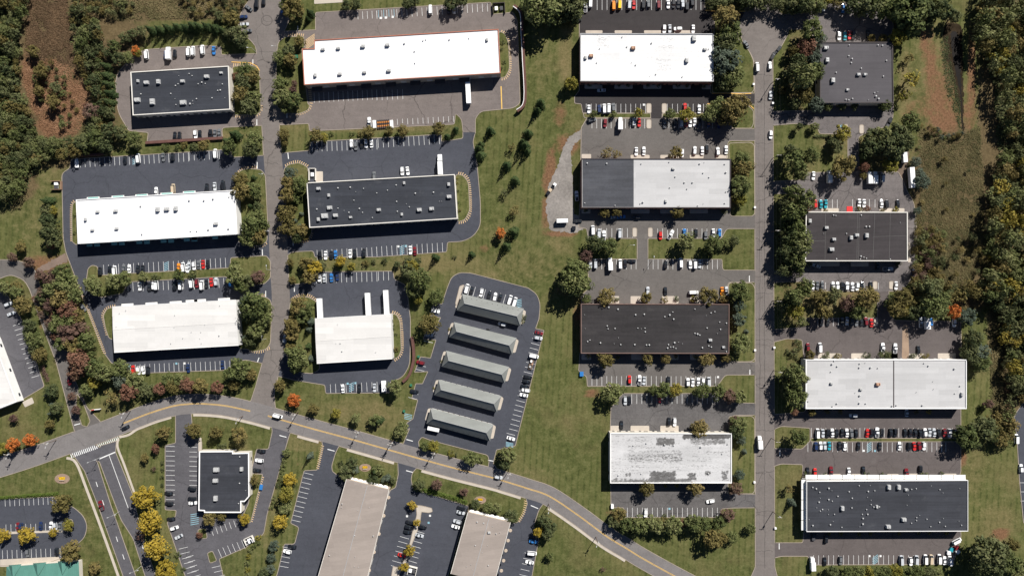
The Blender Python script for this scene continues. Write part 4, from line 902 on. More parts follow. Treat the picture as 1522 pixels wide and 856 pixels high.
def place(px, py, limit=62):
    best = None
    for k in BLD:
        dx, dy, l, u = rectdist(px, py, k); d = math.hypot(dx, dy)
        if best is None or d < best[0]: best = (d, k, dx, dy, l, u)
    d, k, dx, dy, l, u = best
    if d > limit: return None
    if dx > dy: return 'at the %s end of %s' % (ENDS[k][0 if l else 1], NICK[k])
    return 'on the %s side of %s' % ('sunlit' if u else 'shaded', NICK[k])
def where(px, py):
    if 600 < px < 815 and 405 < py < 690: return 'in the hipped storage building lot'
    if px < 135 and py > 735: return 'in the lot before the green metal roof'
    if px < 100 and 400 < py < 640: return 'beside the wooded service lane'
    if px > 1500: return 'on the side road past the long grass strip'
    if 1118 < px < 1156: return 'on the straight road with utility poles'
    if 352 < px < 432 and py < 75: return 'on the turning circle by the conifer row'
    if 1095 < px < 1175 and py < 90: return 'on the turning circle of the straight road'
    if 100 < px < 235 and py > 640: return 'along the divided boulevard'
    return place(px, py) or 'by the curving main road'

# ------------------------------------------------------------------ vehicles
COLS = {'w':(.80,.80,.79),'k':(.012,.013,.016),'g':(.13,.135,.14),'s':(.46,.48,.50),'n':(.015,.03,.09),'b':(.03,.16,.42),'r':(.50,.025,.02),'m':(.16,.015,.02),'o':(.75,.24,.02),'y':(.80,.48,.02),'t':(.02,.26,.32),'a':(.50,.40,.28)}
CN = {'w':'white','k':'black','g':'dark grey','s':'silver','n':'navy','b':'blue','r':'red','m':'maroon','o':'orange','y':'yellow','t':'teal','a':'tan'}
def paint(c):
    nm = 'car_paint_' + CN[c].replace(' ', '_')
    if nm in MATS: return MATS[nm]
    m, nt, bs = nodes(nm); bs.inputs['Base Color'].default_value = COLS[c] + (1,); bs.inputs['Roughness'].default_value = .32
    bs.inputs['Coat Weight'].default_value = .6; bs.inputs['Coat Roughness'].default_value = .08; bs.inputs['Specular IOR Level'].default_value = .4
    MATS[nm] = m; return m
tyre = mottled('tyre_rubber', (.02,.02,.02), .2, 1, 8, .9)
def plan(L, Wd, r, taper=.88):
    h = L/2; w = Wd/2
    return rounded([(-w*taper, h, r), (w*taper, h, r), (w, h*.55, .1), (w, -h*.6, .1), (w*.93, -h, r*.7), (-w*.93, -h, r*.7), (-w, -h*.6, .1), (-w, h*.55, .1)], r, 3)
def loft(mb, rings, mi=0, cap=True):
    n = len(rings[0]); V = [p for r in rings for p in r]; F = []
    for k in range(len(rings)-1):
        for i in range(n): j = (i+1) % n; F.append((k*n+i, k*n+j, (k+1)*n+j, (k+1)*n+i))
    if cap: F.append(tuple(range((len(rings)-1)*n, len(rings)*n)))
    mb.add(V, F, mi)
SPEC = { # L, W, belt, roof z, cabin base (front, back), cabin top (front, back)
 's': (4.75,1.84,.88,1.44,(.95,-1.75),(.25,-1.05)), 'u': (4.7,1.92,1.0,1.72,(1.05,-2.2),(.45,-1.85)), 'v': (5.4,2.02,1.15,2.25,(2.1,-2.55),(1.35,-2.45)), 'p': (5.7,2.02,1.02,1.82,(1.25,-.75),(.6,-.5)) }
_veh = {}
def veh_parts(kind, c):
    if (kind, c) in _veh: return _veh[(kind, c)]
    out = []; pm = paint(c)
    if kind in SPEC:
        L, Wd, hb, hr, (bf, bb), (tf, tb) = SPEC[kind]
        pl = ccw(plan(L, Wd, .45)); mb = MB()
        sc = lambda k: [(x*k, y*k) for x, y in pl]
        R = [[(x, y, .24) for x, y in sc(.95)], [(x, y, .42) for x, y in pl], [(x, y, hb*.8) for x, y in pl], [(x*.94, y*.975, hb*(.93 if y > bf else 1.0)) for x, y in pl], [(x*.86, y*.93, hb*(.97 if y > bf else 1.02)) for x, y in pl]]
        loft(mb, R); 
        if kind == 'p': # bed
            mb = MB(); R = R[:3] + [[(x*.97, y*.985, hb*(.97 if y > bf else 1.02)) for x, y in pl]]; loft(mb, R)
        out.append(('body', mb.mesh('body', [pm])))
        wb, wt = Wd*.44, Wd*.365; z0, z1 = hb*.96, hr
        B = [(-wb, bf, z0), (wb, bf, z0), (wb, bb, z0), (-wb, bb, z0)]; Tt = [(-wt, tf, z1), (wt, tf, z1), (wt, tb, z1), (-wt, tb, z1)]
        def quad(nm, idx):
            V8 = B + Tt; m2 = MB(); m2.add([V8[i] for i in idx], [(0,1,2,3)]); out.append((nm, m2.mesh(nm, [glass])))
        quad('windshield', (1, 0, 4, 5)); quad('rear_window', (3, 2, 6, 7)); quad('side_window', (2, 1, 5, 6)); quad('side_window', (0, 3, 7, 4))
        m2 = MB(); rp = ccw(rounded([(-wt, tf, .2), (wt, tf, .2), (wt, tb, .2), (-wt, tb, .2)], .2, 2)); m2.prism([(x*1.04, y) for x, y in rp], z1-.05, z1+.03)
        out.append(('roof', m2.mesh('roof', [pm])))
        if kind == 'p':
            m3 = MB(); m3.box((0, (bb - L/2)/2, hb*1.0), (Wd*.78, abs(-L/2-bb)*.86, .06)); out.append(('truck_bed', m3.mesh('truck_bed', [fan_m])))
        wy = (L*.31, -L*.30); wr = .34
    elif kind in ('b', 'L'):
        L = 7.2 if kind == 'b' else 13.2; Wd = 2.45
        mb = MB(); pl = ccw(rounded([(-1.1, L/2, .3), (1.1, L/2, .3), (1.15, L/2-2.0, .1), (-1.15, L/2-2.0, .1)], .2, 3)); loft(mb, [[(x, y, .5) for x, y in pl], [(x, y, 1.5) for x, y in pl], [(x*.92, y - (.5 if y > L/2-1 else 0), 2.45) for x, y in pl]])
        out.append(('cab', mb.mesh('cab', [pm])))
        m2 = MB(); m2.add([(-.98, L/2+.01, 1.5), (.98, L/2+.01, 1.5), (.92, L/2-.46, 2.3), (-.92, L/2-.46, 2.3)], [(1,0,3,2)]); out.append(('windshield', m2.mesh('windshield', [glass])))
        m3 = MB(); m3.box((0, -1.15, .85), (Wd, L-2.5, 2.5)); m3.box((0, -1.15, 3.35), (Wd*.97, L-2.6, .05)); out.append(('cargo_box', m3.mesh('cargo_box', [paint('w')])))
        m4 = MB(); m4.box((0, -.3, .5), (1.0, L-1.2, .34)); out.append(('chassis', m4.mesh('chassis', [steel_d])))
        wy = (L/2-1.1, -L*.32); wr = .46; Wd = 2.3
    wm = MB(); wm.tube((-.12, 0, wr), (.12, 0, wr), wr, wr, 12); wm.tube((-.125, 0, wr), (.125, 0, wr), wr*.55, wr*.55, 8)
    wme = _veh.setdefault(('wheel', wr), wm.mesh('wheel', [tyre]))
    wheels = [(sx*(Wd/2-.13), yy, 0) for yy in wy for sx in (-1, 1)]
    _veh[(kind, c)] = (out, wme, wheels); return _veh[(kind, c)]
KN = {'s':('sedan','car'),'u':('sport_utility_vehicle','car'),'v':('van','van'),'p':('pickup_truck','pickup truck'),'b':('box_truck','truck'),'L':('tractor_trailer','truck')}
KL = {'s':'sedan','u':'SUV','v':'van','p':'pickup truck','b':'box truck','L':'tractor trailer'}
NCAR = 0
def vehicle(px, py, c, kind, ang):
    global NCAR; NCAR += 1
    z = z_at(px, py); p = W(px, py, .8)
    parts, wme, wheels = veh_parts(kind, c)
    ang += random.gauss(0, 2.0); px += random.gauss(0, .25); py += random.gauss(0, .5)
    if random.random() < .5 and kind in 'su': ang += 180
    root = empty(KN[kind][0], (p.x, p.y, z + .004), -math.radians(ang))
    wh = where(px, py); verb = '' if 'road' in wh.split(' ')[-4:] and 'turning' not in wh else 'parked '
    tag(root, '%s %s parked %s' % (CN[c], KL[kind], wh) if len(wh.replace('-',' ').split()) < 12 else '%s %s %s' % (CN[c], KL[kind], wh), KN[kind][1], 'vehicles ' + wh)
    for nm, me in parts: obj(nm, me, root)
    for w_ in wheels: obj('wheel', wme, root, w_)
    return root
CARS = {
11:("-3","848,317,wv 956,320,n 978,312,wb 1011,312,k 1090,300,wv 1117,297,wv 1010,787,k 1038,787,k 1130,778,w 1155,778,k"),
12:("-3","83,290,wv 146,293,b 128,773,k 153,773,g 178,770,g 395,22,kv,0 435,10,k,0 348,48,g,-52 318,100,n,82 325,142,s,85 342,180,g,85 555,68,b,70 1047,708,wp 943,832,w 968,845,g 1003,834,k 1027,832,w 1058,830,w"),
13:("-3","310,58,wv 415,62,k 447,58,s"),
14:("0","117,45,wp 146,20,wv 280,35,ov 315,28,yv 371,28,sv 397,30,r 452,30,k 482,25,g 541,30,m 596,27,w 627,25,k 655,25,k 680,25,s 705,40,k 735,15,k 70,118,ku,85 573,170,w 605,168,s 652,168,w,90 740,170,w 210,523,s,90 137,632,w 197,632,n 226,630,wv 252,628,wv 279,622,g 693,622,r 775,632,w 155,695,g,75 231,712,m 317,718,wb 398,708,s 428,710,r 575,718,g 637,715,kp 670,712,sv 697,712,m 723,712,w 749,708,w 775,710,k 830,712,n 888,720,n"),
15:("0","35,258,g,-35 98,390,wv 172,382,w 190,325,k,28 222,287,k,40 176,552,s 177,780,w 572,210,wu 607,210,t 632,205,r 655,205,k 740,200,k 595,52,b 675,60,k 733,55,sv 815,50,m 483,42,w"),
16:("0","370,65,w 388,708,kp,25"),
21:("-3","722,110,k 800,100,wv 943,93,g 998,92,k 903,290,w 1002,275,av 578,752,ku 635,745,k 663,747,wv 715,735,g 747,737,w 797,740,k 825,740,k 1033,730,o 1060,728,wv 1084,735,w"),
22:("-3","32,720,w 58,713,g 85,712,r 112,712,k 3,722,s 107,268,ku 152,262,s 202,253,kv 260,245,k 157,73,wv 18,820,wv 48,822,m 78,832,wv 103,825,k 132,815,r 160,812,s 243,818,b 762,660,k 793,660,w 826,658,k 851,655,b 935,650,w 963,650,k 1015,645,k 757,788,w 785,790,s 827,788,b 860,782,n"),
23:("-3","194,630,w 220,635,m 147,173,wu 178,172,w -15,200,g"),
24:("0","411,60,w 455,57,w 676,70,w 749,55,w 793,55,w 820,45,k 883,60,w 931,50,w 67,317,wp 72,462,k,90 288,437,s,82 325,437,b,82 412,440,k,90 160,515,wv 195,535,sv 224,545,wp 315,533,sv 551,545,ru 610,540,wp,30 690,530,b 757,530,k 812,545,g 857,530,w 892,530,b 145,710,s 175,708,sv 259,710,wb 318,710,wv 347,708,k 385,692,k,92 581,712,k 669,703,wv 723,712,w 751,710,wv 778,710,s"),
25:("0","424,200,w 511,207,sb 743,212,wb 774,212,wb 823,212,sv 468,363,t 496,363,t 689,358,w 717,360,w 435,363,r 442,720,s,110 795,722,k 420,832,w 447,833,g 475,832,g 538,836,w 563,837,w 591,838,k 618,838,w 650,840,w 678,840,w 704,838,k 757,835,k"),
26:("0","343,360,w 374,364,k 438,362,k 380,738,sp,88 528,765,n 427,835,w"),
31:("-3","808,22,w 862,25,k 888,18,w 905,15,wv 1010,20,k 1045,15,wv 770,502,r 800,508,w 828,505,w 856,508,k 1088,495,n 50,125,s,68 65,180,s,68 65,570,t,-25 400,570,m,-8 725,838,k,65 480,145,g,-40"),
32:("-3","197,475,n 893,612,w 988,610,k 1076,608,s 557,327,s,3 517,770,wv,103"),
33:("15","520,35,wv 547,48,k 605,58,wu 650,75,k 683,83,w 712,90,k 769,100,wv 797,112,wv 725,240,s,104 938,290,m,101 934,320,s,101 340,165,w,101 302,300,s,101 253,462,m,101 217,628,k,101 908,425,wv,101 874,545,k,101 866,570,k,101 857,600,k,101 862,622,w,101 850,650,w,101"),
34:("0","477,48,s 580,50,k 742,57,wv,90 907,50,o 932,47,s 372,560,ru 430,563,wp 456,567,s 597,565,k 710,575,w 738,577,w 770,573,w 797,573,w 829,573,sv 347,682,s 371,680,k 545,670,m 601,802,k 633,805,w 326,822,k"),
35:("0","470,228,k 507,228,k 590,222,k 618,222,s 645,228,k 673,228,g 702,226,k 728,224,m 760,232,r 392,373,m 461,375,wv 655,767,s,92"),
36:("0","351,377,wp 422,380,wp 557,388,k 571,230,wp 600,232,sb 628,228,b 763,232,w 489,750,s"),
41:("0","975,377,k,92 978,435,k,92 988,525,k,84 1008,577,w,73 1033,628,s,65 1110,350,k,94 1110,408,k,92 1115,433,w,91 103,570,m 122,572,n 235,565,n 295,565,w 320,565,s 347,570,g 160,720,g 328,715,k 585,447,mp,-18"),
42:("0","422,132,k,98 410,187,w,98 397,244,k,98 600,685,k,102 572,713,w,100 355,655,wp,65"),
43:("0","488,462,k,104 485,488,s,104 465,540,s,104 455,570,w,104 190,545,k,105 185,572,k,105 178,600,k,105 265,570,k,105 247,620,s,105 145,735,r,105 897,722,wv,97 883,775,w,100 905,655,b,100 775,60,w,103 703,283,s,103"),
44:("0","465,490,wu 840,422,w,80"),
45:("0","447,30,wv 479,30,s 507,30,k 534,27,w 560,30,k 590,28,k 618,27,w 644,30,g 672,30,k 736,28,r 760,28,k 792,25,wp 820,28,k 438,103,n 465,102,w 489,102,s 516,103,t 576,102,k 605,105,wu 685,103,k 808,105,k 391,250,k 432,255,r 526,250,mp 629,253,w 713,245,k 425,620,kp 497,640,k 490,770,k 581,765,g 110,80,wb"),
46:("0","397,25,k 423,27,k 480,28,k 510,28,k 540,26,k 567,28,k 595,25,wu 622,25,s 648,25,s 676,28,k 708,28,m 737,28,w 765,30,k 447,103,w 503,105,k 533,105,r 561,102,m 588,103,w 488,262,mp 568,240,k 457,762,sv 512,770,w 543,762,sv 596,757,wv 628,757,av 676,755,wv 708,765,w 737,765,wv 778,652,wv,60 1150,232,wu 1122,62,wv")}
for t, (a0, s) in CARS.items():
    for tok in s.split():
        f = tok.split(','); px, py = T(t, float(f[0]), float(f[1])); c = f[2][0]
        kind = f[2][1] if len(f[2]) > 1 else random.choice('sssuu'); ang = float(f[3]) if len(f) > 3 else float(a0)
        vehicle(px, py, c, kind, ang)
px, py = T(45, 415, 780); vehicle(px, py, 'w', 'b', 0)
print('vehicles', NCAR)

# semi-trailers, containers, boats
trw = mottled('trailer_white', (.80,.80,.79), .06, .4, 3, .4, .4)
def trailer(px, py, L, ang, label, Wd=2.6, h=2.8, cab=None, name='semi_trailer'):
    p = W(px, py, 3.5); root = tag(empty(name, (p.x, p.y, z_at(px, py) + .004), -math.radians(ang)), label, 'trailer')
    mb = MB(); mb.box((0,0,1.15), (Wd, L, h)); mb.build('cargo_box', trw, root)
    mb = MB(); mb.box((0,0,1.15+h), (Wd*.98, L*.99, .04))
    for i in range(int(L/1.2)): mb.box((0, -L/2 + .6 + i*1.2, 1.19+h), (Wd*.96, .07, .03))
    mb.build('roof_panel', trw, root)
    mb = MB(); mb.box((0,0,.85), (1.0, L*.92, .3)); mb.build('chassis', steel_d, root)
    wm = MB(); wm.tube((-.15,0,.5), (.15,0,.5), .5, .5, 12); me = wm.mesh('wheel', [tyre])
    for yy in (-L*.32, -L*.42):
        for sx in (-1, 1): obj('wheel', me, root, (sx*1.05, yy, 0))
    for sx in (-1, 1):
        lg = MB(); lg.box((sx*.8, L*.28, 0), (.15,.15,.9)); lg.build('landing_leg', steel_d, root)
    if cab:
        pl = ccw(rounded([(-1.2,L/2+4.2,.4),(1.2,L/2+4.2,.4),(1.25,L/2+.6,.1),(-1.25,L/2+.6,.1)], .2, 3)); mb = MB()
        loft(mb, [[(x,y,.6) for x,y in pl],[(x,y,1.7) for x,y in pl],[(x*.94, y-(1.7 if y > L/2+3 else 0), 2.1 if y > L/2+3 else 3.2) for x,y in pl]]); mb.build('cab', trw, root)
        for yy in (L/2+3.4, L/2+1.2):
            for sx in (-1, 1): obj('wheel', me, root, (sx*1.05, yy, 0))
    return root
px, py = T(13, 528, 525); trailer(px, py, 14.0, -3, 'white semi trailer standing at the longest warehouse dock')
px, py = T(32, 758, 148); trailer(px, py, 10.8, -3, 'white semi trailer docked nearest the park road beside the small warehouse')
px, py = T(32, 1037, 124); trailer(px, py, 12.2, -3, 'white semi trailer docked in the middle of the small warehouse front')
px, py = T(32, 1143, 114); trailer(px, py, 13.4, -3, 'white semi trailer docked nearest the curved brown wall')
px, py = T(23, 366, 155); trailer(px, py, 7.2, -3, 'white cabbed tractor trailer backed against the black roofed warehouse', cab=True, name='tractor_trailer')
px, py = T(25, 997, 210); trailer(px, py, 11.2, -4, 'long white trailer parked on dirt among the grey green shrubs')
px, py = T(25, 957, 92); trailer(px, py, 5.6, -4, 'short white camper trailer parked on dirt under the trees', Wd=2.3, h=2.2)
px, py = T(23, 1073, 459); trailer(px, py, 6.2, 88, 'white cargo trailer on the gravel yard', Wd=2.2, h=1.9)
px, py = T(43, 326, 8); trailer(px, py, 6.5, 102, 'white cargo trailer beside the storage building nearest the main road', Wd=1.9, h=1.8)
px, py = T(32, 1128, 600); trailer(px, py, 6.0, -3, 'white cargo trailer under the tree at the curved wall lot', Wd=2.4, h=1.9)
# open flatbed and motorcycle in the storage lot, boat in the teal canopy row
px, py = T(33, 893, 470); p = W(px, py); r = tag(empty('flatbed_trailer', (p.x, p.y, .045), -math.radians(15)), 'low flatbed trailer loaded with boxes in the storage lot', 'trailer')
mb = MB(); mb.box((0,0,.6), (2.3,6,.15)); mb.build('deck', mottled('weathered_deck', (.12,.09,.07), .3, .5, 3), r)
for (x, y, w_, l_, h_, mt) in ((-.4,1.6,1.0,1.2,.9,trw),(.5,.2,.8,1.0,.7,rtu_t),(-.3,-1.5,1.1,.9,.8,steel)): mb = MB(); mb.box((x,y,.75), (w_,l_,h_)); mb.build('crate', mt, r)
wm = MB(); wm.tube((-.12,0,.34), (.12,0,.34), .34, .34, 10); me = wm.mesh('wheel', [tyre])
for yy in (-.5, -1.3):
    for sx in (-1, 1): obj('wheel', me, r, (sx*1.2, yy, 0))
px, py = T(33, 645, 268); p = W(px, py); r = tag(empty('motorcycle', (p.x, p.y, .045), -math.radians(100)), 'black motorcycle standing between two hipped storage buildings', 'motorcycle')
for y in (-.75, .75): mb = MB(); mb.tube((-.07,y,.32), (.07,y,.32), .32, .32, 12); mb.build('wheel', tyre, r)
mb = MB(); mb.box((0,-.1,.4), (.3,1.2,.45), taper=.8); mb.build('body', paint('k'), r); mb = MB(); mb.tube((-.4,.5,1.0), (.4,.5,1.0), .03, .03, 6); mb.tube((0,.5,1.0),(0,.75,.35),.04,.04,6); mb.build('handlebar', steel_d, r); mb = MB(); mb.box((0,-.45,.85),(.3,.6,.1)); mb.build('seat', tyre, r)
def boat(px, py, label):
    p = W(px, py, 1); r = tag(empty('boat_on_trailer', (p.x, p.y, .045), math.radians(3)), label, 'boat')
    pl = ccw(rounded([(-1.05,-2.8),(1.05,-2.8),(1.15,.5),(.7,2.2),(0,3.1),(-.7,2.2),(-1.15,.5)], .3, 2)); mb = MB()
    loft(mb, [[(x*.5,y*.9,.5) for x,y in pl],[(x,y,1.3) for x,y in pl],[(x*.93,y*.96,1.4) for x,y in pl]]); mb.build('hull', trw, r)
    mb = MB(); mb.box((0,-.6,1.38),(1.3,2.6,.2)); mb.build('cockpit_cover', mottled('boat_cover',(.55,.57,.6),.1,.5,3),r)
    mb = MB(); mb.box((0,0,.3),(.9,5.6,.2)); mb.build('trailer_frame', steel_d, r)
    for sx in (-1,1): mb = MB(); mb.tube((sx*1.0-.1,-.8,.32),(sx*1.0+.1,-.8,.32),.32,.32,10); mb.build('wheel', tyre, r)
boat(*T(21,445,125), 'white boat on a trailer in the stall row by the lawn')

# ------------------------------------------------------------------ walls, hedges, bins, poles
brownw = mottled('retaining_block_brown', (.105,.052,.042), .3, .4, 3, .9, bump=.4)
def thick_wall(name, t, pts, w, h, label, mat, cat, cap=None, z0=-.05):
    line = resample(smooth_line(TP(t, pts) if t else pts, 4) if len(pts) > 2 else (TP(t, pts) if t else pts), 6)
    c = W(*line[len(line)//2]); root = tag(empty(name, (c.x, c.y, 0)), label, cat)
    o = kerb_mb(line, w, z0, h).build('wall_face' if cat == 'wall' else 'foliage', mat, root); o.location = (-c.x, -c.y, 0)
    if cap:
        pl = [W(*q) for q in line]; n = len(pl); px_line = line
        o2 = kerb_mb(offset_line(px_line, cap[0]), cap[1], h - .6, h + .35).build('coping', whitecop, root); o2.location = (-c.x, -c.y, 0)
    return root
thick_wall('retaining_wall', 13, [(792,42),(835,85),(842,200),(850,350),(858,590),(812,650)], 1.3, 2.8, 'brown retaining wall with white cap curving round the longest warehouse yard', brownw, 'wall', cap=(2.2, .32))
thick_wall('retaining_wall', None, [(218,213),(332,206)], 1.5, 1.6, 'straight brown retaining wall behind the black roofed block stall row', brownw, 'wall')
thick_wall('retaining_wall', None, [(104,233),(160,229)], 1.3, 1.5, 'short brown retaining wall behind the boat in the stall row', brownw, 'wall')
thick_wall('retaining_wall', 33, [(205,312),(214,380),(214,450),(190,530),(152,572)], 1.5, 1.8, 'curved brown retaining wall beside the small white warehouse lot', brownw, 'wall')

# utility poles
wood = mottled('pole_wood', (.13,.095,.07), .25, .5, 3, .9)
def upole(px, py, label, h=11.5, trans=False, ang=0.0, lamp=False):
    p = W(px, py, h); root = tag(empty('utility_pole', (p.x, p.y, 0), ang), label, 'pole', 'utility poles')
    mb = MB(); mb.tube((0,0,-.3), (0,0,h), .2, .13, 8); mb.build('pole', wood, root)
    mb = MB(); mb.box((0,0,h-.5), (2.6,.16,.16)); mb.build('crossarm', mottled('crossarm_pale', (.50,.46,.40), .2, .5, 3), root)
    for x in (-1.1,-.4,.4,1.1): mb = MB(); mb.tube((x,0,h-.34), (x,0,h-.1), .06, .05, 6); mb.build('insulator', steel, root)
    if trans: mb = MB(); mb.tube((.45,0,h-2.4), (.45,0,h-1.3), .34, .34, 10); mb.build('transformer', steel, root)
    if lamp: mb = MB(); mb.tube((0,0,h-2), (0,-2.2,h-1.6), .06, .05, 6); mb.box((0,-2.4,h-1.7), (.4,.9,.18)); mb.build('street_lamp', steel, root)
    return root
SPO = [T(15,218,455),T(25,228,80),T(25,220,515),T(35,228,108),T(35,236,520),T(45,222,82),T(45,232,518)]
SPL = ['square grey roof','drive of the blue box truck','dark ribbed roof','conifers before the pale grey roof','pale grey roof with a seam','evergreen beside the stall rows','long charcoal roof']
for i, (px, py) in enumerate(SPO): upole(px, py, 'wooden utility pole on the straight road beside the ' + SPL[i], trans=i % 2 == 0)
MPO = [(31,700,758,'flag sign'),(32,605,765,'orange maple'),(42,972,28,'storage lot drive'),(42,1162,98,'longer tan roof'),(43,82,88,'round tree at the storage drive'),(43,326,150,'planted storage lot verge'),(43,765,268,'open lawn corner'),(44,190,665,'big bend'),(41,30,155,'pair of red maples'),(41,258,92,'crosswalk approach'),(43,1000,470,'corner lawn'),(32,275,790,'small charcoal office')]
for t, x, y, n in MPO:
    px, py = T(t, x, y); upole(px, py, 'wooden utility pole on the main road by the ' + n, h=10.5, trans=True, ang=-.25, lamp=True)
# overhead wires on the straight road
wirem = mottled('wire_black', (.02,.02,.02), .1, 1, 3, .6)
wire_pts = [W(px, py, 11.2) for px, py in SPO]
for i in range(len(wire_pts)-1):
    a, b_ = wire_pts[i], wire_pts[i+1]
    for k_, dx in enumerate((-1.1, 1.1)):
        mb = MB(); prev = None
        for j in range(9):
            f = j/8; q = a.lerp(b_, f) + Vector((dx, 0, .15 - 1.2*4*f*(1-f)*.5))
            if prev is not None: mb.tube(prev, q, .018, .018, 4, cap=False)
            prev = q
        o = mb.build('overhead_wire', wirem); tag(o, 'thin black overhead wire strung between the straight road poles', 'wire', 'overhead wires')
# street lamps
def lamp(px, py, h, label, double=False, ang=0.0):
    p = W(px, py, h); root = tag(empty('street_lamp', (p.x, p.y, 0), ang), label, 'lamp', 'street lamps')
    mb = MB(); mb.tube((0,0,-.2), (0,0,h), .11, .07, 8); mb.build('pole', steel, root)
    for s in ((1,-1) if double else (1,)):
        mb = MB(); mb.tube((0,0,h), (s*2.0,0,h+.25), .05, .05, 6); mb.build('arm', steel, root); mb = MB(); mb.box((s*2.2,0,h+.15), (.9,.38,.16)); mb.build('lamp_head', steel, root)
for x, y, n in ((530,190,'nearest the crosswalk'),(645,508,'beside the red pickup'),(775,828,'farthest from the crosswalk')): lamp(*T(41,x,y), 8.5, 'white twin arm street lamp in the boulevard median ' + n, True, .35)
for t, x, y, n in ((32,425,330,'white warehouse by the wooded lane'),(22,405,188,'teal canopy warehouse near the striped kerb'),(22,440,518,'teal canopy warehouse near its shaded corner'),(22,452,742,'grass corner opposite the yellow tree'),(12,508,268,'longest white warehouse'),(12,365,278,'drive of the cream-edged black roof'),(12,395,580,'trees beside the cream-edged black roof'),(24,375,600,'lawn before the brown black roof'),(24,515,690,'drive before the brown black roof')):
    lamp(*T(t,x,y), 7.5, 'single arm street lamp by the ' + n, False, random.choice((0, 1.6, 3.1)))
# white address posts along the straight road
for t, x, y, n in ((14,1090,488,'scuffed white roof'),(15,190,597,'square grey roof'),(24,1097,382,'half dark half pale roof'),(34,1098,390,'brown black roof'),(35,198,375,'round hedge bed'),(44,1095,312,'peeling white roof'),(45,205,578,'long charcoal roof')):
    px, py = T(t,x,y); p = W(px,py,1); r = tag(empty('address_post', (p.x,p.y,0)), 'small white address post on the road verge by the ' + n, 'post')
    mb = MB(); mb.box((0,0,0),(.9,.9,1.1),taper=.92); mb.build('plinth', whitecop, r); mb = MB(); mb.box((0,0,1.1),(1.1,1.1,.15)); mb.build('cap', whitecop, r)
# bin enclosures and skips
def enclosure(t, x, y, w_, d_, label, ang=0, mat=None, skips=2):
    px, py = T(t,x,y); p = W(px,py,1); r = tag(empty('bin_enclosure', (p.x,p.y,.04), -math.radians(ang)), label, 'bin enclosure')
    mt = mat or wall_b
    for (cx,cy,a_,b_) in ((-w_/2,0,.25,d_),(w_/2,0,.25,d_),(0,d_/2,w_,.25)): mb = MB(); mb.box((cx,cy,0),(a_,b_,1.9)); mb.build('wall', mt, r)
    for i in range(skips):
        mb = MB(); xx = (i-(skips-1)/2)*w_/(skips+.3); mb.box((xx,0,0),(1.5,1.9,1.2),taper=1.08); mb.build('skip', steel_d if i else trw, r); mb = MB(); mb.box((xx,0,1.2),(1.65,2.05,.08)); mb.build('lid', fan_m if i else trw, r)
enclosure(13,706,50,6.6,5.6,'dark walled bin enclosure at the longest warehouse lot corner',-3,darkcop)
enclosure(21,325,256,4.6,5.6,'brown bin enclosure standing on the lawn edge',90,mottled('enclosure_wood',(.27,.17,.11),.2,.5,3))
enclosure(22,717,193,3.6,6.6,'pale bin enclosure beside the docked tractor trailer warehouse',0,cream,1)
enclosure(42,352,648,4.8,3.6,'pale bin enclosure by the hedge in the office lot',-25,cream,1)
enclosure(43,205,825,4.6,4.6,'pale bin enclosure between the two tan roofs',14,cream,2)
def box_thing(name, t, x, y, d, label, cat, mat, ang=0, lid=None):
    px, py = T(t,x,y); p = W(px,py,d[2]*.5); r = tag(empty(name,(p.x,p.y,z_at(px,py)), -math.radians(ang)), label, cat)
    mb = MB(); mb.box((0,0,0), d, taper=1.04); mb.build('body', mat, r); mb = MB(); mb.box((0,0,d[2]),(d[0]*1.08,d[1]*1.08,.1)); mb.box((0,0,d[2]+.1),(d[0]*.5,d[1]*.2,.06)); mb.build('lid', lid or mat, r)
box_thing('skip',34,95,527,(1.9,2.4,1.3),'small blue skip at the lawn edge of the brown black roof lot','skip',paint('b'))
box_thing('utility_cabinet',44,272,450,(1.3,2.2,1.5),'white utility cabinet at the peeling roof lot corner','cabinet',trw)
box_thing('transformer_box',12,625,330,(1.6,1.6,1.2),'green transformer box at the park road end of the longest warehouse','transformer',mottled('transformer_green',(.03,.14,.08),.2,.5,3))
box_thing('skip',24,50,503,(1.8,2.0,1.3),'black skip on the gravel yard edge','skip',paint('k'))
for (x,y,n) in ((242,427,'by the maroon car'),(198,592,'by the black car'),(158,742,'next to the blue hatching')): box_thing('transformer_box',33,x,y,(1.2,1.2,1.0),'green transformer box on a storage lot grass bay ' + n,'transformer',MATS['transformer_green'])
for i in range(4): 
    bs_ = (28,30,26,32)[i]
    r = None
# rack of striped barriers in the longest warehouse lot
orange_b = mottled('barrier_orange', (.42,.17,.05), .2, .5, 3)
for i in range(6):
    px, py = T(12, 1098 + i*12, 722 - i*1.0); p = W(px, py); r = tag(empty('road_barrier', (p.x,p.y,.045), math.radians(3)), 'orange and black striped road barrier stacked beside the white crates', 'barrier', 'stacked road barriers')
    for k_ in range(5): mb = MB(); mb.box((0,-2.0+k_*1.0,.1),(.75,.85,.75)); mb.build('stripe_board', orange_b if k_ % 2 else darkcop, r)
for (x, n) in ((1078,'park road side'),(1177,'far side')):
    px, py = T(12, x, 722); p = W(px, py); r = tag(empty('crate', (p.x,p.y,.045), math.radians(3)), 'tall white crate at the %s of the striped barriers' % n, 'crate'); mb = MB(); mb.box((0,0,.12),(1.7,4.2,1.6)); mb.build('body', trw, r); mb = MB(); mb.box((0,0,0),(1.7,4.2,.12)); mb.build('pallet', wood, r)
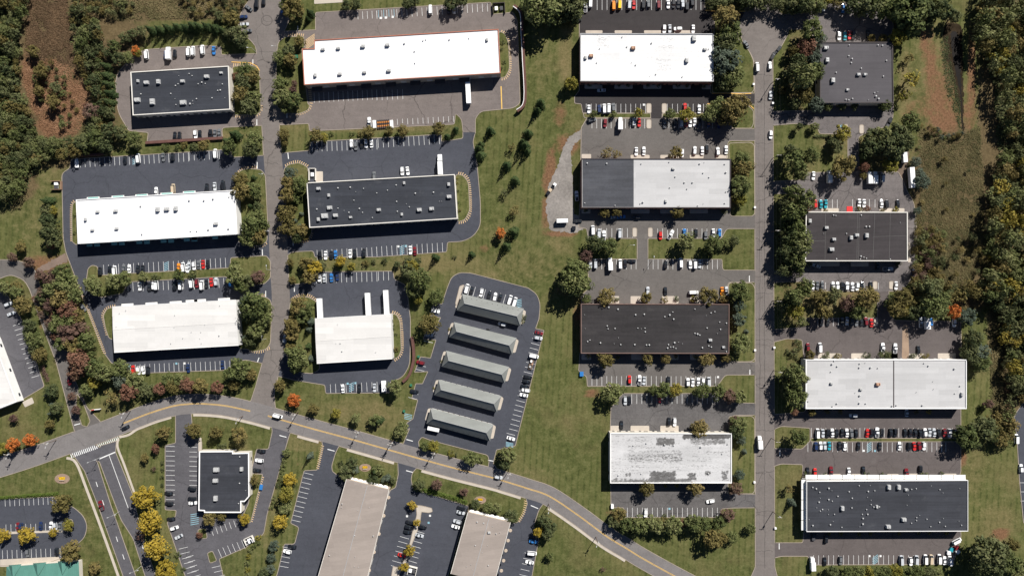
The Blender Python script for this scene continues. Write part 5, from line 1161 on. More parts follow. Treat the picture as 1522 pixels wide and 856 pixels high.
# junk pile beside the gravel yard
for i,(x,y,c_) in enumerate(((990,300,'k'),(1003,283,'a'),(1017,266,'k'),(1027,255,'w'))):
    box_thing('scrap_crate',23,x,y,(1.6,2.2,1.2),('dark','tan','black','white')[i] + ' scrap crate in the pile beside the gravel yard','crate',paint(c_),35)
for i,(x,y,c_) in enumerate(((730,718,'w'),(745,700,'t'),(782,712,'w'),(775,690,'m'))):
    box_thing('scrap_crate',46,x,y,(1.8,2.0,1.3),('pale','green','bleached','red')[i] + ' scrap box heaped at the end of the white van row','crate',paint(c_),25*i)
# flag-shaped sign at the service lane, monument signs with flower beds
px, py = T(31,545,735); p = W(px,py,3); r = tag(empty('entrance_sign',(p.x,p.y,0),.1), 'white entrance sign with red swoosh beside the service lane', 'sign')
mb = MB(); mb.box((0,0,.6),(5.2,.35,1.6)); mb.build('panel', whitecop, r); mb = MB(); mb.box((-1.4,0,2.2),(1.8,.4,.9),taper=.6); mb.build('emblem', paint('r'), r)
for x in (-2,2): mb = MB(); mb.box((x,0,0),(.3,.3,.6)); mb.build('leg', steel_d, r)

box_thing('supply_cart',42,422,340,(1.6,2.6,1.0),'small bright blue cart by the office striped kerb','cart',paint('b'),10)
# ------------------------------------------------------------------ trees
LEAF = {
 'g': leafmat('leaf_green', [(0.051,0.066,0.024),(0.093,0.111,0.036),(0.147,0.159,0.060),(0.203,0.201,0.087)]),
 'd': leafmat('leaf_dark_green', [(0.036,0.051,0.021),(0.066,0.081,0.033),(0.105,0.114,0.048),(0.144,0.147,0.065)]),
 'o': leafmat('leaf_olive', [(0.081,0.068,0.022),(0.124,0.105,0.035),(0.173,0.138,0.049),(0.223,0.169,0.068)]),
 'y': leafmat('leaf_yellow', [(.15,.120,.018),(.24,.180,.024),(.36,.255,.035),(.30,.235,.05)]),
 'l': leafmat('leaf_yellow_green', [(0.098,0.098,0.018),(0.161,0.149,0.028),(0.230,0.196,0.040),(0.287,0.218,0.046)]),
 'r': leafmat('leaf_red', [(.105,.052,.034),(.150,.074,.048),(.185,.095,.062),(.125,.080,.048)]),
 'q': leafmat('leaf_orange', [(0.276,0.081,0.021),(0.414,0.115,0.029),(0.460,0.161,0.040),(0.230,0.115,0.034)]),
 'p': leafmat('leaf_plum', [(0.068,0.041,0.035),(0.115,0.068,0.054),(0.155,0.095,0.070),(0.121,0.092,0.057)]),
 'c': leafmat('leaf_conifer', [(0.022,0.039,0.015),(0.042,0.066,0.022),(0.069,0.090,0.032)]),
 'b': leafmat('leaf_blue_spruce', [(.052,.072,.050),(.082,.102,.072),(.115,.134,.096)]),
}
bark = mottled('bark', (.085,.066,.05), .3, .8, 5, .95)
def leaf_mesh(name, pts, mat):
    """pts: list of (centre, normal, size, tint)"""
    V, F, tint = [], [], []
    for c, n, s, t in pts:
        n = Vector(n)
        if n.length < 1e-5: n = Vector((0,0,1))
        n.normalize(); u = n.orthogonal().normalized(); w = n.cross(u); a = random.random() * 6.283
        u2 = u*math.cos(a) + w*math.sin(a); w2 = n.cross(u2); b = len(V); c = Vector(c); e = random.uniform(.6, 1.0)
        for k_ in ((-s,-s*e*.6),(s*.3,-s*e),(s,s*e*.4),(-s*.5,s*e)):
            V.append(c + u2*k_[0] + w2*k_[1] + n*random.uniform(-.12,.12)*s); tint.append(t)
        F.append((b,b+1,b+2,b+3))
    me = mesh_from(name, V, F, [mat]); at = me.attributes.new('tint', 'FLOAT', 'POINT'); at.data.foreach_set('value', tint); return me
def broad_pts(n=1250, clumps=20, flat=.85, seed=0, gap=.0, z0=1.0):
    R = random.Random(seed); out = []; C = []
    for i in range(clumps):
        for _ in range(30):
            a = R.random()*6.283; ph = R.uniform(-.35, 1.0); rr = R.uniform(.35, .92)*math.sqrt(max(0.05, 1-ph*ph*.75))
            c = Vector((math.cos(a)*rr, math.sin(a)*rr, ph*.62*flat))
            if all((c-o).length > .30 for o, _, _ in C): break
        C.append((c, R.uniform(.17, .44), R.random()))
    C.append((Vector((0,0,.1)), .5, .4))
    for i in range(n):
        c, r, t = R.choice(C); d = Vector((R.gauss(0,1), R.gauss(0,1), R.gauss(0,.9)+.3)).normalized()
        p = c + d*r*R.uniform(.62, 1.05); nn = d + Vector((R.uniform(-.7,.7), R.uniform(-.7,.7), R.uniform(-.1,.9)))
        out.append((p + Vector((0,0,z0)), nn, R.uniform(.042,.105), min(1, max(0, t*.55 + R.random()*.45))))
    return out
def conifer_pts(n=850, seed=0, H=3.0, tiers=11):
    R = random.Random(seed); out = []
    for i in range(n):
        z = H*(1 - math.sqrt(R.random()))*.98 + .12; f = 1 - z/(H+.1); k = R.randrange(9); a = k/9*6.283 + (int(z*tiers/H) % 2)*.35 + R.gauss(0,.16)
        rr = f*R.uniform(.25,1.0)**.6*(.86 + .2*math.sin(k*2.1+z*3)); p = Vector((math.cos(a)*rr, math.sin(a)*rr, z - rr*.22))
        out.append((p, (math.cos(a)*.7 + R.gauss(0,.3), math.sin(a)*.7 + R.gauss(0,.3), .9), R.uniform(.05,.10)*(.6+f*.6), R.random()))
    return out
def trunk_mesh(kind, seed):
    R = random.Random(seed); mb = MB()
    if kind == 'conifer': mb.tube((0,0,-.15), (0,0,2.9), .09, .015, 7)
    else:
        mb.tube((0,0,-.15), (.02,.0,.6), .09, .065, 8); mb.tube((.02,0,.6), (.0,.03,1.4), .065, .02, 7)
        for i in range(7):
            a = i*.9 + R.random()*.4; z = .42 + i*.09; mb.tube((.01,0,z), (math.cos(a)*R.uniform(.4,.72), math.sin(a)*R.uniform(.4,.72), z + R.uniform(.3,.6)), .04, .01, 5)
    return mb.mesh('trunk', [bark])
NV = 5
CROWN = {}; SHR = {}
BASE = {'broad': [broad_pts(seed=i, clumps=17+i*2) for i in range(NV)], 'conifer': [conifer_pts(seed=i+40) for i in range(4)], 'bare': [broad_pts(n=330, seed=i+70, clumps=12) for i in range(3)],
        'shrub': [broad_pts(n=420, clumps=9, flat=.8, seed=i+90, z0=.45) for i in range(4)]}
def crown(shape, col):
    k = (shape, col)
    if k not in CROWN: CROWN[k] = [leaf_mesh('crown', P, LEAF[col]) for P in BASE[shape]]
    return random.choice(CROWN[k])
TR = {'broad': [trunk_mesh('broad', i) for i in range(3)], 'conifer': [trunk_mesh('conifer', 1)], 'bare': [trunk_mesh('broad', 9)]}
CW = {'g':'green','d':'dark green','o':'olive brown','y':'bright yellow','l':'yellow green','r':'russet red','q':'bright orange','p':'plum brown','c':'dark evergreen','b':'blue grey'}
def twhere(px, py):
    if px < 200 and py < 262 and not (px > 60 and py > 225): return 'in the wood around the brown meadow'
    if px > 1430 and py < 660: return 'in the wood along the drainage ditch'
    if 1345 < px < 1470 and 180 < py < 460: return 'in the wild wet meadow'
    if 120 < px < 365 and py < 75: return 'in the row screening the brown meadow thicket'
    if px < 165 and 385 < py < 640: return 'along the wooded service lane'
    if 690 < px < 862 and py < 410 and place(px, py, 30) is None: return 'on the open lawn between warehouses'
    if 590 < px < 815 and 395 < py < 700: return 'beside the hipped storage building lot'
    if px < 240 and py > 640: return 'along the divided boulevard'
    if 165 < px < 385 and 555 < py < 620: return 'on the verge inside the main road curve'
    if 395 < px < 600 and 555 < py < 660: return 'on the lawn between park road and main road'
    return place(px, py, 75) or 'on the verge of the main road'
NT = 0
def fit(*opts):
    for o in opts:
        s = ' '.join(o)
        if len(s.replace('-', ' ').split()) <= 16: return s
    return ' '.join(s.split()[:16])
def tree(px, py, dm, col, shape=None, hk=1.0):
    global NT; NT += 1
    r = dm/2; shape = shape or ('conifer' if col in 'cb' else 'broad')
    ht = {'conifer': 1.25, 'broad': 1.05, 'bare': 1.05}[shape]*hk*r
    p = W(px, py, ht); wh = twhere(px, py)
    nm = {'conifer':'conifer','broad':'autumn_tree' if col in 'yqrplo' else 'tree','bare':'thinning_tree'}[shape]; noun = {'conifer':'conifer','broad':'leafy tree','bare':'thin leaved tree'}[shape]
    root = empty(nm, (p.x, p.y, 0), random.random()*6.283)
    size = 'tiny' if dm < 3.8 else 'small' if dm < 5.6 else 'medium' if dm < 7.6 else 'broad' if dm < 10 else 'very large'
    tag(root, fit((size, CW[col], noun, wh), (size, CW[col], 'tree', wh), (CW[col], 'tree', wh)), 'conifer' if shape == 'conifer' else ('autumn tree' if col in 'yqrplo' else 'tree'), 'trees ' + wh)
    sx = r*random.uniform(.84,1.14); sy = r*random.uniform(.84,1.14); sz = r*hk*random.uniform(.9,1.12)
    obj('trunk', random.choice(TR[shape]), root, scale=(r,r,sz)); obj('crown', crown(shape, col), root, scale=(sx,sy,sz))
    return root
def shrub(px, py, dm, col):
    p = W(px, py, dm*.3); wh = twhere(px, py); r = dm/2
    root = tag(empty('shrub', (p.x, p.y, 0), random.random()*6.283), fit(('tiny' if dm < 2.6 else 'small' if dm < 3.9 else 'big', 'round', CW[col], 'shrub', wh), (CW[col], 'shrub', wh)), 'shrub', 'shrubs ' + wh)
    obj('foliage', crown('shrub', col), root, scale=(r,r,r)); st = obj('stem', TR['broad'][0], root, scale=(r*.6,r*.6,r*.5))
TREES = {
11:"1120,155,60,c 1070,160,60,c 1020,155,60,c 970,165,60,c 920,170,60,c 870,175,60,c 820,185,60,d 770,195,60,d 720,220,60,d 660,270,70,g 630,310,60,d 605,380,60,c 615,440,60,c 625,490,60,c 630,540,60,c 625,590,60,c 630,650,70,d 785,295,50,q 690,345,70,d 740,330,60,g 800,310,40,l 700,770,90,d 780,800,70,g 640,760,90,d 560,800,100,g 240,420,80,o 320,500,60,d 230,530,60,o 310,590,80,o 190,300,70,o 500,610,40,r 530,650,90,p",
12:"20,150,60,c 60,155,60,c 105,155,60,c 150,165,60,c 200,180,60,c 245,200,70,d 290,230,80,d 310,255,60,d 330,410,80,g 370,440,80,o 320,470,85,d 300,545,90,o 375,570,90,g 350,615,100,d 272,440,40,r 250,120,90,o 260,65,45,d 180,90,50,d 290,190,100,d 610,60,120,o 700,75,55,c 690,110,35,c 575,20,90,g 645,112,40,d 640,240,65,o 575,290,70,d 525,335,75,g 590,355,75,o 535,490,85,g 615,485,40,p 605,525,45,p 540,570,95,g 610,580,105,g 570,625,70,g 265,780,70,c 225,820,60,c 375,810,90,g 550,780,60,o 560,835,40,o 740,785,70,o 785,795,50,l 1040,770,70,o 915,30,55,d 970,25,60,d",
13:"180,20,65,d 215,10,55,d 430,20,80,d 490,10,70,d 950,50,200,g 1060,30,120,g 1020,75,100,g 900,20,110,d 1130,480,75,l 950,595,60,c 930,640,50,c 655,755,50,c 875,770,60,c 845,820,50,c 600,835,50,c 455,750,42,c 405,790,42,c 355,740,65,o 150,755,60,o 70,760,50,o",
14:"920,110,130,o 960,190,130,g 920,255,110,d 935,355,150,b,broad 965,435,120,g 900,430,90,d 880,330,80,d 920,480,90,d 30,490,80,l 30,30,150,d 40,100,90,d 165,660,42,g 280,660,38,g 425,655,62,l 610,660,62,g 700,665,78,l 835,660,85,g 890,620,95,g 960,640,130,o 1005,610,120,o 930,690,90,o 860,20,70,d 910,12,70,d 1005,30,60,d 960,0,70,d",
15:"30,0,110,d 90,-10,110,d 430,30,110,g 360,40,100,d 300,50,80,d 560,10,80,o 500,5,70,l 410,180,130,g 450,235,100,b,broad 385,270,110,r 305,300,70,o 425,335,90,b,broad 335,365,100,d 360,450,140,g 435,420,100,g 370,560,100,o 440,610,90,b,broad 320,600,75,d 310,420,100,d 250,520,55,o 760,225,48,o 340,735,50,d 432,735,50,g 590,770,95,l 540,822,60,d 590,618,46,d 660,618,46,d 750,20,150,d 650,15,110,d 700,60,80,d 505,612,52,g 760,790,100,d 800,40,130,g",
16:"350,225,52,o 430,225,92,l 380,60,130,g 500,60,210,g 560,20,140,g 460,120,110,d 620,60,110,d 700,60,120,d 760,100,80,d 360,610,62,g 500,340,70,o,bare 510,460,120,l,bare 470,560,90,l,bare 350,790,110,g 440,780,120,d 510,710,110,g 480,820,80,d",
21:"270,345,70,c 265,388,65,d 305,400,50,l 280,455,90,d 295,520,90,d 310,575,80,d 298,602,50,r 125,610,60,o 70,670,50,p 170,700,62,p 785,20,62,g 610,20,90,d 235,775,75,p 300,790,90,p 370,750,100,g 380,810,120,g 545,830,110,g 660,810,100,g 725,790,80,g 825,780,62,g 1035,770,70,g 100,835,65,o 30,840,65,o 480,10,90,d 560,5,80,d",
22:"300,220,80,o 310,290,95,o 372,210,42,c 370,280,85,g 395,315,55,g 355,375,42,c 400,380,62,d 400,440,100,g 360,490,120,g 340,560,100,g 405,540,90,o 425,480,80,g 590,185,70,b,broad 570,240,80,o 650,245,95,g 570,320,100,o 620,330,65,g 570,420,100,o 580,500,100,o 650,420,36,b 615,460,32,b 640,490,42,b 655,520,72,o 630,560,62,d 270,710,50,g 270,780,115,g 350,810,80,d 400,790,80,p 240,40,90,g 360,50,90,d 590,700,55,o 690,710,85,o 722,730,90,y 775,715,50,d 875,695,66,y 945,725,52,l 700,785,90,o 600,800,42,o 90,25,60,o",
23:"590,40,52,c 597,80,62,c 780,35,55,o,bare 855,25,62,c 752,140,52,c 800,225,56,c 740,300,50,d,bare 795,400,60,o,bare 715,535,62,q 790,525,62,c 750,605,62,c 548,655,38,c 340,672,45,c 185,690,52,d 240,690,38,d 205,720,70,l 175,750,85,d 250,800,130,g 120,712,42,d 1130,770,120,g 1110,815,110,g 870,60,50,c",
24:"240,65,75,o,bare 300,75,62,o,bare 640,65,75,o 1020,100,85,g 1030,165,100,o 1010,260,110,g 1015,340,75,l 230,415,62,o 295,410,62,o 645,410,72,o 170,590,90,d 250,600,92,g 120,665,80,p 700,580,110,g 860,590,110,g 920,590,62,g 975,575,62,d 60,750,135,g 50,810,150,g",
25:"290,60,90,d 320,120,130,g 410,80,92,g 350,195,92,g 600,155,132,o 310,300,110,g 370,340,120,g 310,420,130,g 382,392,72,r 330,520,130,g 350,590,130,g 300,560,110,d 330,690,120,g 280,640,100,d 370,835,92,g 715,150,50,r 710,200,42,o 735,45,110,d 560,25,80,d 270,480,90,d 265,360,80,d",
26:"400,30,150,d 395,140,105,l 300,40,90,d 540,120,62,b,broad 575,235,80,b,broad 565,185,62,b,broad 550,402,48,b,broad 470,10,110,d",
31:"300,30,100,g 360,90,120,o 290,130,80,p 400,160,110,r 440,195,92,o 330,240,92,g 390,215,100,g 400,290,110,p 460,260,92,p 370,350,92,g 430,350,92,o 500,340,100,g 465,450,130,r 450,510,92,r 525,420,62,g 560,490,110,g 605,520,112,g 700,500,92,g 550,570,82,l 500,625,82,g 690,560,92,b,broad 780,565,92,g 745,635,100,r 650,660,95,o,bare 850,620,82,d 925,610,72,r 965,560,72,g 1000,600,80,o 1040,560,65,g 1085,590,80,r 170,245,72,d 160,290,52,d 195,330,92,g 200,390,62,d 238,420,82,o 100,50,82,g 130,130,92,o 30,30,82,g 295,630,72,d 262,652,30,b 330,725,72,d 298,702,35,b 285,757,35,b 440,735,62,p 415,660,52,p 80,785,46,p 290,820,55,o 410,50,120,g 350,10,90,g 250,80,70,d",
32:"310,20,82,g 380,130,150,g 335,120,82,b,broad 420,200,110,g 390,270,100,g 340,185,92,d 320,320,42,b 350,340,62,d 440,150,82,g 285,500,132,g 360,530,72,o 260,590,62,o 165,600,72,r 75,600,92,o 15,600,62,r 640,130,100,o 680,150,92,g 600,240,92,o 600,290,82,o 660,200,82,g 705,230,62,b 695,270,52,b 690,370,52,c 705,440,52,b 630,430,132,g 600,385,82,o 620,490,82,g 530,595,72,o 612,680,70,q 725,730,62,o 855,755,52,l 970,785,62,g 1080,795,62,g",
33:"230,20,92,d 210,60,82,g 240,100,52,l 345,85,82,g 305,240,102,o 105,600,92,g 145,830,72,g 10,800,62,c 1140,15,100,g 1100,8,105,d",
34:"1005,50,112,g 1000,130,82,b,broad 1005,210,92,b,broad 1010,350,112,g 1050,285,42,b 125,95,52,g 240,85,102,o 470,90,66,o 830,80,102,o 920,95,56,o 235,445,92,o 475,437,72,o 580,437,62,o 820,440,82,o 925,435,52,o 275,640,112,g 510,620,62,g 570,620,92,g 635,620,72,l 790,625,92,g 880,625,92,g 950,660,82,p 1005,655,82,g 985,800,62,p 1008,812,90,g 780,830,82,o 90,10,130,g 30,20,102,d",
35:"370,50,102,g 300,90,122,g 320,170,112,l 350,230,62,g 460,75,92,o 540,75,92,d 485,170,92,o 615,120,82,p 680,165,92,g 720,90,132,o 760,72,72,o 300,510,122,g 350,545,92,g 310,600,112,g 330,660,122,g 400,420,62,o 415,750,46,o 315,750,42,r 280,560,90,d 275,640,90,d 250,130,80,d",
36:"435,150,112,o 465,90,112,o 405,110,82,d 535,175,92,d 620,40,132,d 650,140,140,g 700,100,100,g 755,165,82,q 840,195,102,b,broad 590,110,90,g 870,320,102,d 920,400,102,b,broad 850,400,92,d 930,470,92,g 890,450,80,d 960,700,62,p 940,840,130,d 1090,820,82,o 480,160,60,l",
41:"5,115,62,l 75,95,82,q 175,65,82,q 945,25,82,o 900,118,52,r 838,172,52,o 890,235,36,p,bare 840,400,136,y 865,545,136,y 815,625,72,p,bare 910,680,136,y 960,810,136,y 360,435,102,o 150,615,106,y 20,620,72,y 400,560,62,l 310,602,46,y 420,705,112,o 545,805,72,o 1125,10,82,o",
42:"30,15,72,o 160,20,82,o 290,40,92,o 385,300,62,o 125,525,82,o 195,512,52,o 325,525,66,y 65,617,32,r 567,140,42,g 700,165,56,b 590,295,66,y 570,380,92,l 555,460,72,g 535,540,76,y 495,680,62,b,broad 480,750,52,b,broad 475,810,62,b,broad 440,835,62,d 945,200,72,d 915,255,82,d 960,245,52,b 1080,250,62,c 1068,300,62,d",
43:"280,105,52,g 325,105,66,l 545,175,82,g 760,150,92,g 740,200,72,d 140,20,72,g 250,325,62,d 345,325,62,p 505,370,52,p 570,440,52,d 645,460,62,g 695,465,62,g 780,510,72,d 970,530,72,d 1000,570,82,d 985,610,72,d 935,600,62,y 1000,740,52,g 205,445,50,y 233,545,46,y 190,705,60,y 160,800,55,y 60,295,52,b 10,240,62,g 95,300,40,d",
44:"470,345,82,o 750,345,82,o 985,350,72,p 1005,270,62,b,broad 1015,70,62,b,broad 1040,140,42,b 990,20,82,d 945,500,72,p 315,500,82,o 350,555,92,g 430,560,102,g 520,555,102,g 570,545,72,o 620,560,92,g 680,545,52,r 745,545,92,g 800,550,92,g 885,550,82,g 850,640,112,o 900,640,72,o 965,630,62,g 1070,580,52,g 770,10,92,o 220,815,36,p,bare 280,545,70,d 390,590,70,d",
45:"335,50,92,g 280,350,72,o,bare 305,435,56,b 530,832,72,d 620,838,70,g 680,832,80,g 740,838,80,l 790,835,76,g",
46:"370,835,80,g 430,832,84,l 490,836,80,g 550,832,84,g 610,836,76,d 660,838,60,g 840,60,132,g 880,20,90,d 800,30,80,d 1035,75,82,o 950,720,180,d 900,790,122,d 1000,790,120,d 1090,770,122,g 1040,705,90,d 1110,670,72,o 1140,800,90,g 960,20,90,g"}
for t, s in TREES.items():
    for tok in s.split():
        f = tok.split(','); px, py = T(t, float(f[0]), float(f[1])); d = float(f[2])/TZ*K
        sh = f[4] if len(f) > 4 else None
        hk = 1.0
        if sh is None and f[3] not in 'cb': hk = 1.2
        if t in (13, 23) and f[3] == 'c': d *= 1.3
        if t in (11, 12) and f[3] == 'c': d *= 1.2
        if 1158 < px < 1202 and f[3] in 'gdl': hk = 1.55; d *= .93
        tree(px, py, d*1.04, f[3], sh, hk)
SHRUBS = {21:"430,430,22,g 430,530,22,g 960,30,50,g 1025,35,42,g 1065,25,50,o 1118,30,50,d 900,785,56,d 1112,770,50,g",12:"825,775,32,g 945,770,32,g 990,775,36,o 600,640,30,g",13:"728,245,30,d 720,285,22,d 735,360,26,d 722,395,22,d",22:"25,770,52,d 35,35,52,d 330,210,42,g 1025,705,50,o 680,560,36,o",
 23:"45,690,42,d 465,215,16,l 465,245,16,l 467,290,18,d 470,355,16,g 478,400,20,o 450,672,28,d -16,695,36,d",24:"920,405,40,g 120,402,28,d 830,650,50,d",25:"690,390,36,o 735,390,42,r 495,398,26,o 400,710,40,d",26:"350,400,26,o 430,398,38,l 437,708,42,d",14:"140,492,26,d 310,495,26,d 365,495,26,d 480,495,26,d 540,495,26,d 650,495,26,d 705,495,26,d 800,500,26,d",
 33:"95,255,36,g 110,385,36,o 110,300,20,d 420,270,18,l 375,455,22,d 330,610,18,l 850,200,34,g 845,225,26,g",34:"300,98,32,g 575,100,42,o 645,92,36,c 745,98,46,l 135,425,32,l 305,430,26,l 640,425,32,o 755,430,28,l",35:"495,422,50,d 565,425,46,o 735,422,46,d 830,422,58,d 330,345,42,d 345,375,40,d 310,400,60,d 280,395,36,d 330,430,30,d 390,235,30,g 505,747,34,o 580,747,30,o",36:"525,425,46,d 592,423,52,o 545,747,30,o 618,748,34,l 380,420,50,d",
 41:"937,200,26,d 937,240,26,d 937,285,26,d 937,330,26,d 1025,730,42,g 1060,815,32,d 1150,625,26,o",42:"205,105,46,d 180,105,36,d 880,205,36,d 1145,300,62,b 553,185,34,g 547,212,34,g 541,240,34,g 535,268,34,g 529,296,34,g 522,330,38,d 497,408,34,g 490,436,34,g 480,462,30,g 402,632,44,l 398,658,40,g 378,685,36,g 355,712,36,g 345,745,36,l 340,780,36,g 342,815,36,l 345,850,36,g",
 43:"430,150,42,l 600,185,42,g 460,152,26,d 215,330,32,d 230,320,26,d",44:"580,333,26,l 645,333,28,l 575,508,28,d",45:"395,280,56,d 490,280,50,d 735,280,50,d 830,280,56,d 515,610,22,l 585,610,26,l 690,610,26,l 755,610,24,l",46:"595,280,60,d 690,280,60,d 445,608,24,l 555,608,24,l 618,605,22,l 722,608,26,l 300,280,30,d"}
for t, s in SHRUBS.items():
    for tok in s.split():
        f = tok.split(','); px, py = T(t, float(f[0]), float(f[1])); shrub(px, py, float(f[2])/TZ*K*1.05, f[3])
print('listed trees', NT)
# woods: masses of crowns nobody could count, one object per wood
import numpy as np
def base_arrays(P, seed):
    me = leaf_mesh('tmp', P, LEAF['g']); n = len(me.vertices); co = np.empty(n*3, 'f'); me.vertices.foreach_get('co', co)
    ti = np.empty(n, 'f'); me.attributes['tint'].data.foreach_get('value', ti); bpy.data.meshes.remove(me); return co.reshape(-1, 3), ti
WB = [base_arrays(broad_pts(n=620, seed=200+i, clumps=13+i), i) for i in range(6)]
def wood(name, label, poly, spacing, cols, dmin, dmax, seed, hk=1.15, tries=9000, hv=(.65,1.5)):
    R = random.Random(seed); x0, x1 = min(p[0] for p in poly), max(p[0] for p in poly); y0, y1 = min(p[1] for p in poly), max(p[1] for p in poly); P = []; cell = {}
    for _ in range(tries):
        q = (R.uniform(x0, x1), R.uniform(y0, y1))
        if not inside(q, poly): continue
        k = (int(q[0]//spacing), int(q[1]//spacing))
        sp = spacing*R.uniform(.75, 1.15)
        if any((q[0]-a)**2 + (q[1]-b)**2 < sp**2 for i in (-1,0,1) for j in (-1,0,1) for a, b in cell.get((k[0]+i, k[1]+j), ())): continue
        cell.setdefault(k, []).append(q); P.append(q)
    names = sorted(set(cols)); C, Tn, M = [], [], []; tv, tf = [], []
    for q in P:
        co, ti = WB[R.randrange(len(WB))]; d = R.uniform(dmin, dmax); r = d/2; a = R.random()*6.283; ca, sa = math.cos(a), math.sin(a)
        p = W(q[0], q[1], r*1.05*hk); rz = r*hk*R.uniform(*hv)
        xy = co[:, :2] @ np.array([[ca, sa], [-sa, ca]], 'f') * r
        C.append(np.column_stack([xy[:, 0] + p.x, xy[:, 1] + p.y, co[:, 2]*rz])); Tn.append(np.clip(ti*.62 + R.random()*.38, 0, 1) / .62 * .81); c = names.index(R.choice(cols)); M.append(np.full(len(co)//4, c))
        mb = MB(); mb.tube((p.x, p.y, -.2), (p.x, p.y, rz*1.3), r*.09, r*.03, 5, cap=False); b0 = len(tv); tv += mb.v; tf += [[i + b0 for i in f] for f in mb.f]
    co = np.concatenate(C).astype('f'); n = len(co); me = bpy.data.meshes.new(name); me.vertices.add(n); me.vertices.foreach_set('co', co.ravel()); me.loops.add(n); me.loops.foreach_set('vertex_index', np.arange(n, dtype='i'))
    me.polygons.add(n//4); me.polygons.foreach_set('loop_start', np.arange(0, n, 4, dtype='i')); me.polygons.foreach_set('loop_total', np.full(n//4, 4, 'i'))
    for c in names: me.materials.append(LEAF[c])
    me.polygons.foreach_set('material_index', np.concatenate(M).astype('i')); me.update(calc_edges=True)
    at = me.attributes.new('tint', 'FLOAT', 'POINT'); at.data.foreach_set('value', np.concatenate(Tn).astype('f'))
    o = tag(obj(name, me), label, 'wood', kind='stuff'); tr = obj('trunks', mesh_from('trunks', tv, tf, [bark]), o); tr['kind'] = 'stuff'
    print(name, len(P)); return o
wood('wood', 'dense mixed wood on the far side of the brown meadow', [(-14,-14),(40,-14),(33,30),(27,60),(26,95),(30,140),(44,172),(58,205),(72,214),(100,206),(150,208),(168,222),(130,228),(60,240),(38,252),(30,290),(-14,305)], 9.5, 'gggddoogd', 3.2, 8.0, 1)
wood('wood', 'belt of mixed trees between brown meadow and black roofed block', [(104,14),(125,16),(148,40),(152,75),(150,105),(160,140),(160,185),(150,205),(126,200),(142,165),(134,135),(120,105),(114,60)], 9.5, 'ggddoogd', 3.4, 7.5, 2)
wood('thicket', 'low olive thicket beyond the conifer row', [(110,-10),(180,-12),(200,10),(180,22),(150,20),(114,14)], 9, 'oogdo', 1.8, 4.6, 3)
wood('thicket', 'olive scrub between thicket and turning circle', [(268,-12),(372,-12),(360,12),(344,28),(318,24),(290,22),(272,10)], 10, 'oodo', 1.8, 4.6, 33)
wood('wood', 'dense wood along the drainage ditch and wet meadow', [(1456,-12),(1536,-12),(1536,440),(1500,445),(1474,430),(1460,395),(1470,340),(1470,295),(1488,250),(1502,210),(1494,170),(1486,125),(1474,95),(1462,70),(1452,30)], 13, 'ddgggoogl', 3.8, 11.0, 4, 1.25)
wood('wood', 'tall green trees at the head of the drainage ditch', [(1330,-14),(1410,-14),(1405,10),(1380,34),(1340,40)], 14, 'ggd', 7, 10.5, 5)
wood('wood', 'wood between wet meadow and lower ditch', [(1395,425),(1480,425),(1500,450),(1536,440),(1536,585),(1512,560),(1500,520),(1492,460),(1470,448),(1440,440),(1400,445),(1370,448)], 11.5, 'dggoodl', 4, 9, 6)
wood('wood', 'wood on the far bank of the lower ditch', [(1440,430),(1480,440),(1494,520),(1496,600),(1536,590),(1536,470),(1500,400)], 12.5, 'dogdl', 4, 8.5, 16)
wood('thicket', 'dense scrub on the building side of the wet meadow', [(1362,335),(1400,345),(1395,440),(1362,440),(1358,400)], 9, 'oodogpg', 2.4, 6.5, 7)
wood('thicket', 'open scrub in the lower wet meadow', [(1402,345),(1450,350),(1462,430),(1398,435)], 22, 'oodg', 1.6, 6, 8)
wood('thicket', 'sparse bushes in the upper wet meadow', [(1365,185),(1440,190),(1448,320),(1400,325),(1370,300)], 46, 'oodg', 1.4, 4.2, 9)
wood('thicket', 'grey green bushes along the meadow edge of the ditch', [(1366,186),(1405,196),(1432,198),(1415,206),(1380,204)], 8, 'bgo', 1.6, 3.8, 19)
wood('thicket', 'mixed bushes standing in the brown meadow', [(48,95),(75,92),(100,115),(118,150),(105,190),(90,185),(95,150),(80,130),(62,150),(52,130)], 13, 'oogd', 1.8, 5.2, 21)
wood('thicket', 'shaded trees behind the dark ribbed roof conifers', [(1160,300),(1186,290),(1186,410),(1158,410)], 13, 'gdd', 5, 8.5, 10)
wood('thicket', 'trees at the foot of the lower ditch', [(1430,640),(1500,610),(1500,660),(1470,650),(1440,660)], 12, 'dgo', 5, 8, 11)
wood('wood', 'tall trees behind the longest warehouse corner', [(785,-14),(870,-14),(862,18),(835,30),(800,24)], 15, 'dgd', 7, 11, 12)
wood('wood', 'dark trees beyond the turning circle', [(1050,-14),(1215,-14),(1205,10),(1165,16),(1150,6),(1108,6)], 14, 'dgd', 6, 9.5, 13)
wood('thicket', 'autumn scrub between car park and service lane', [(46,440),(70,430),(100,500),(80,505)], 12, 'ogpr', 4, 7, 14)
LEAF['h'] = leafmat('leaf_hedge', [(.050,.080,.014),(.075,.110,.020),(.100,.135,.028)])
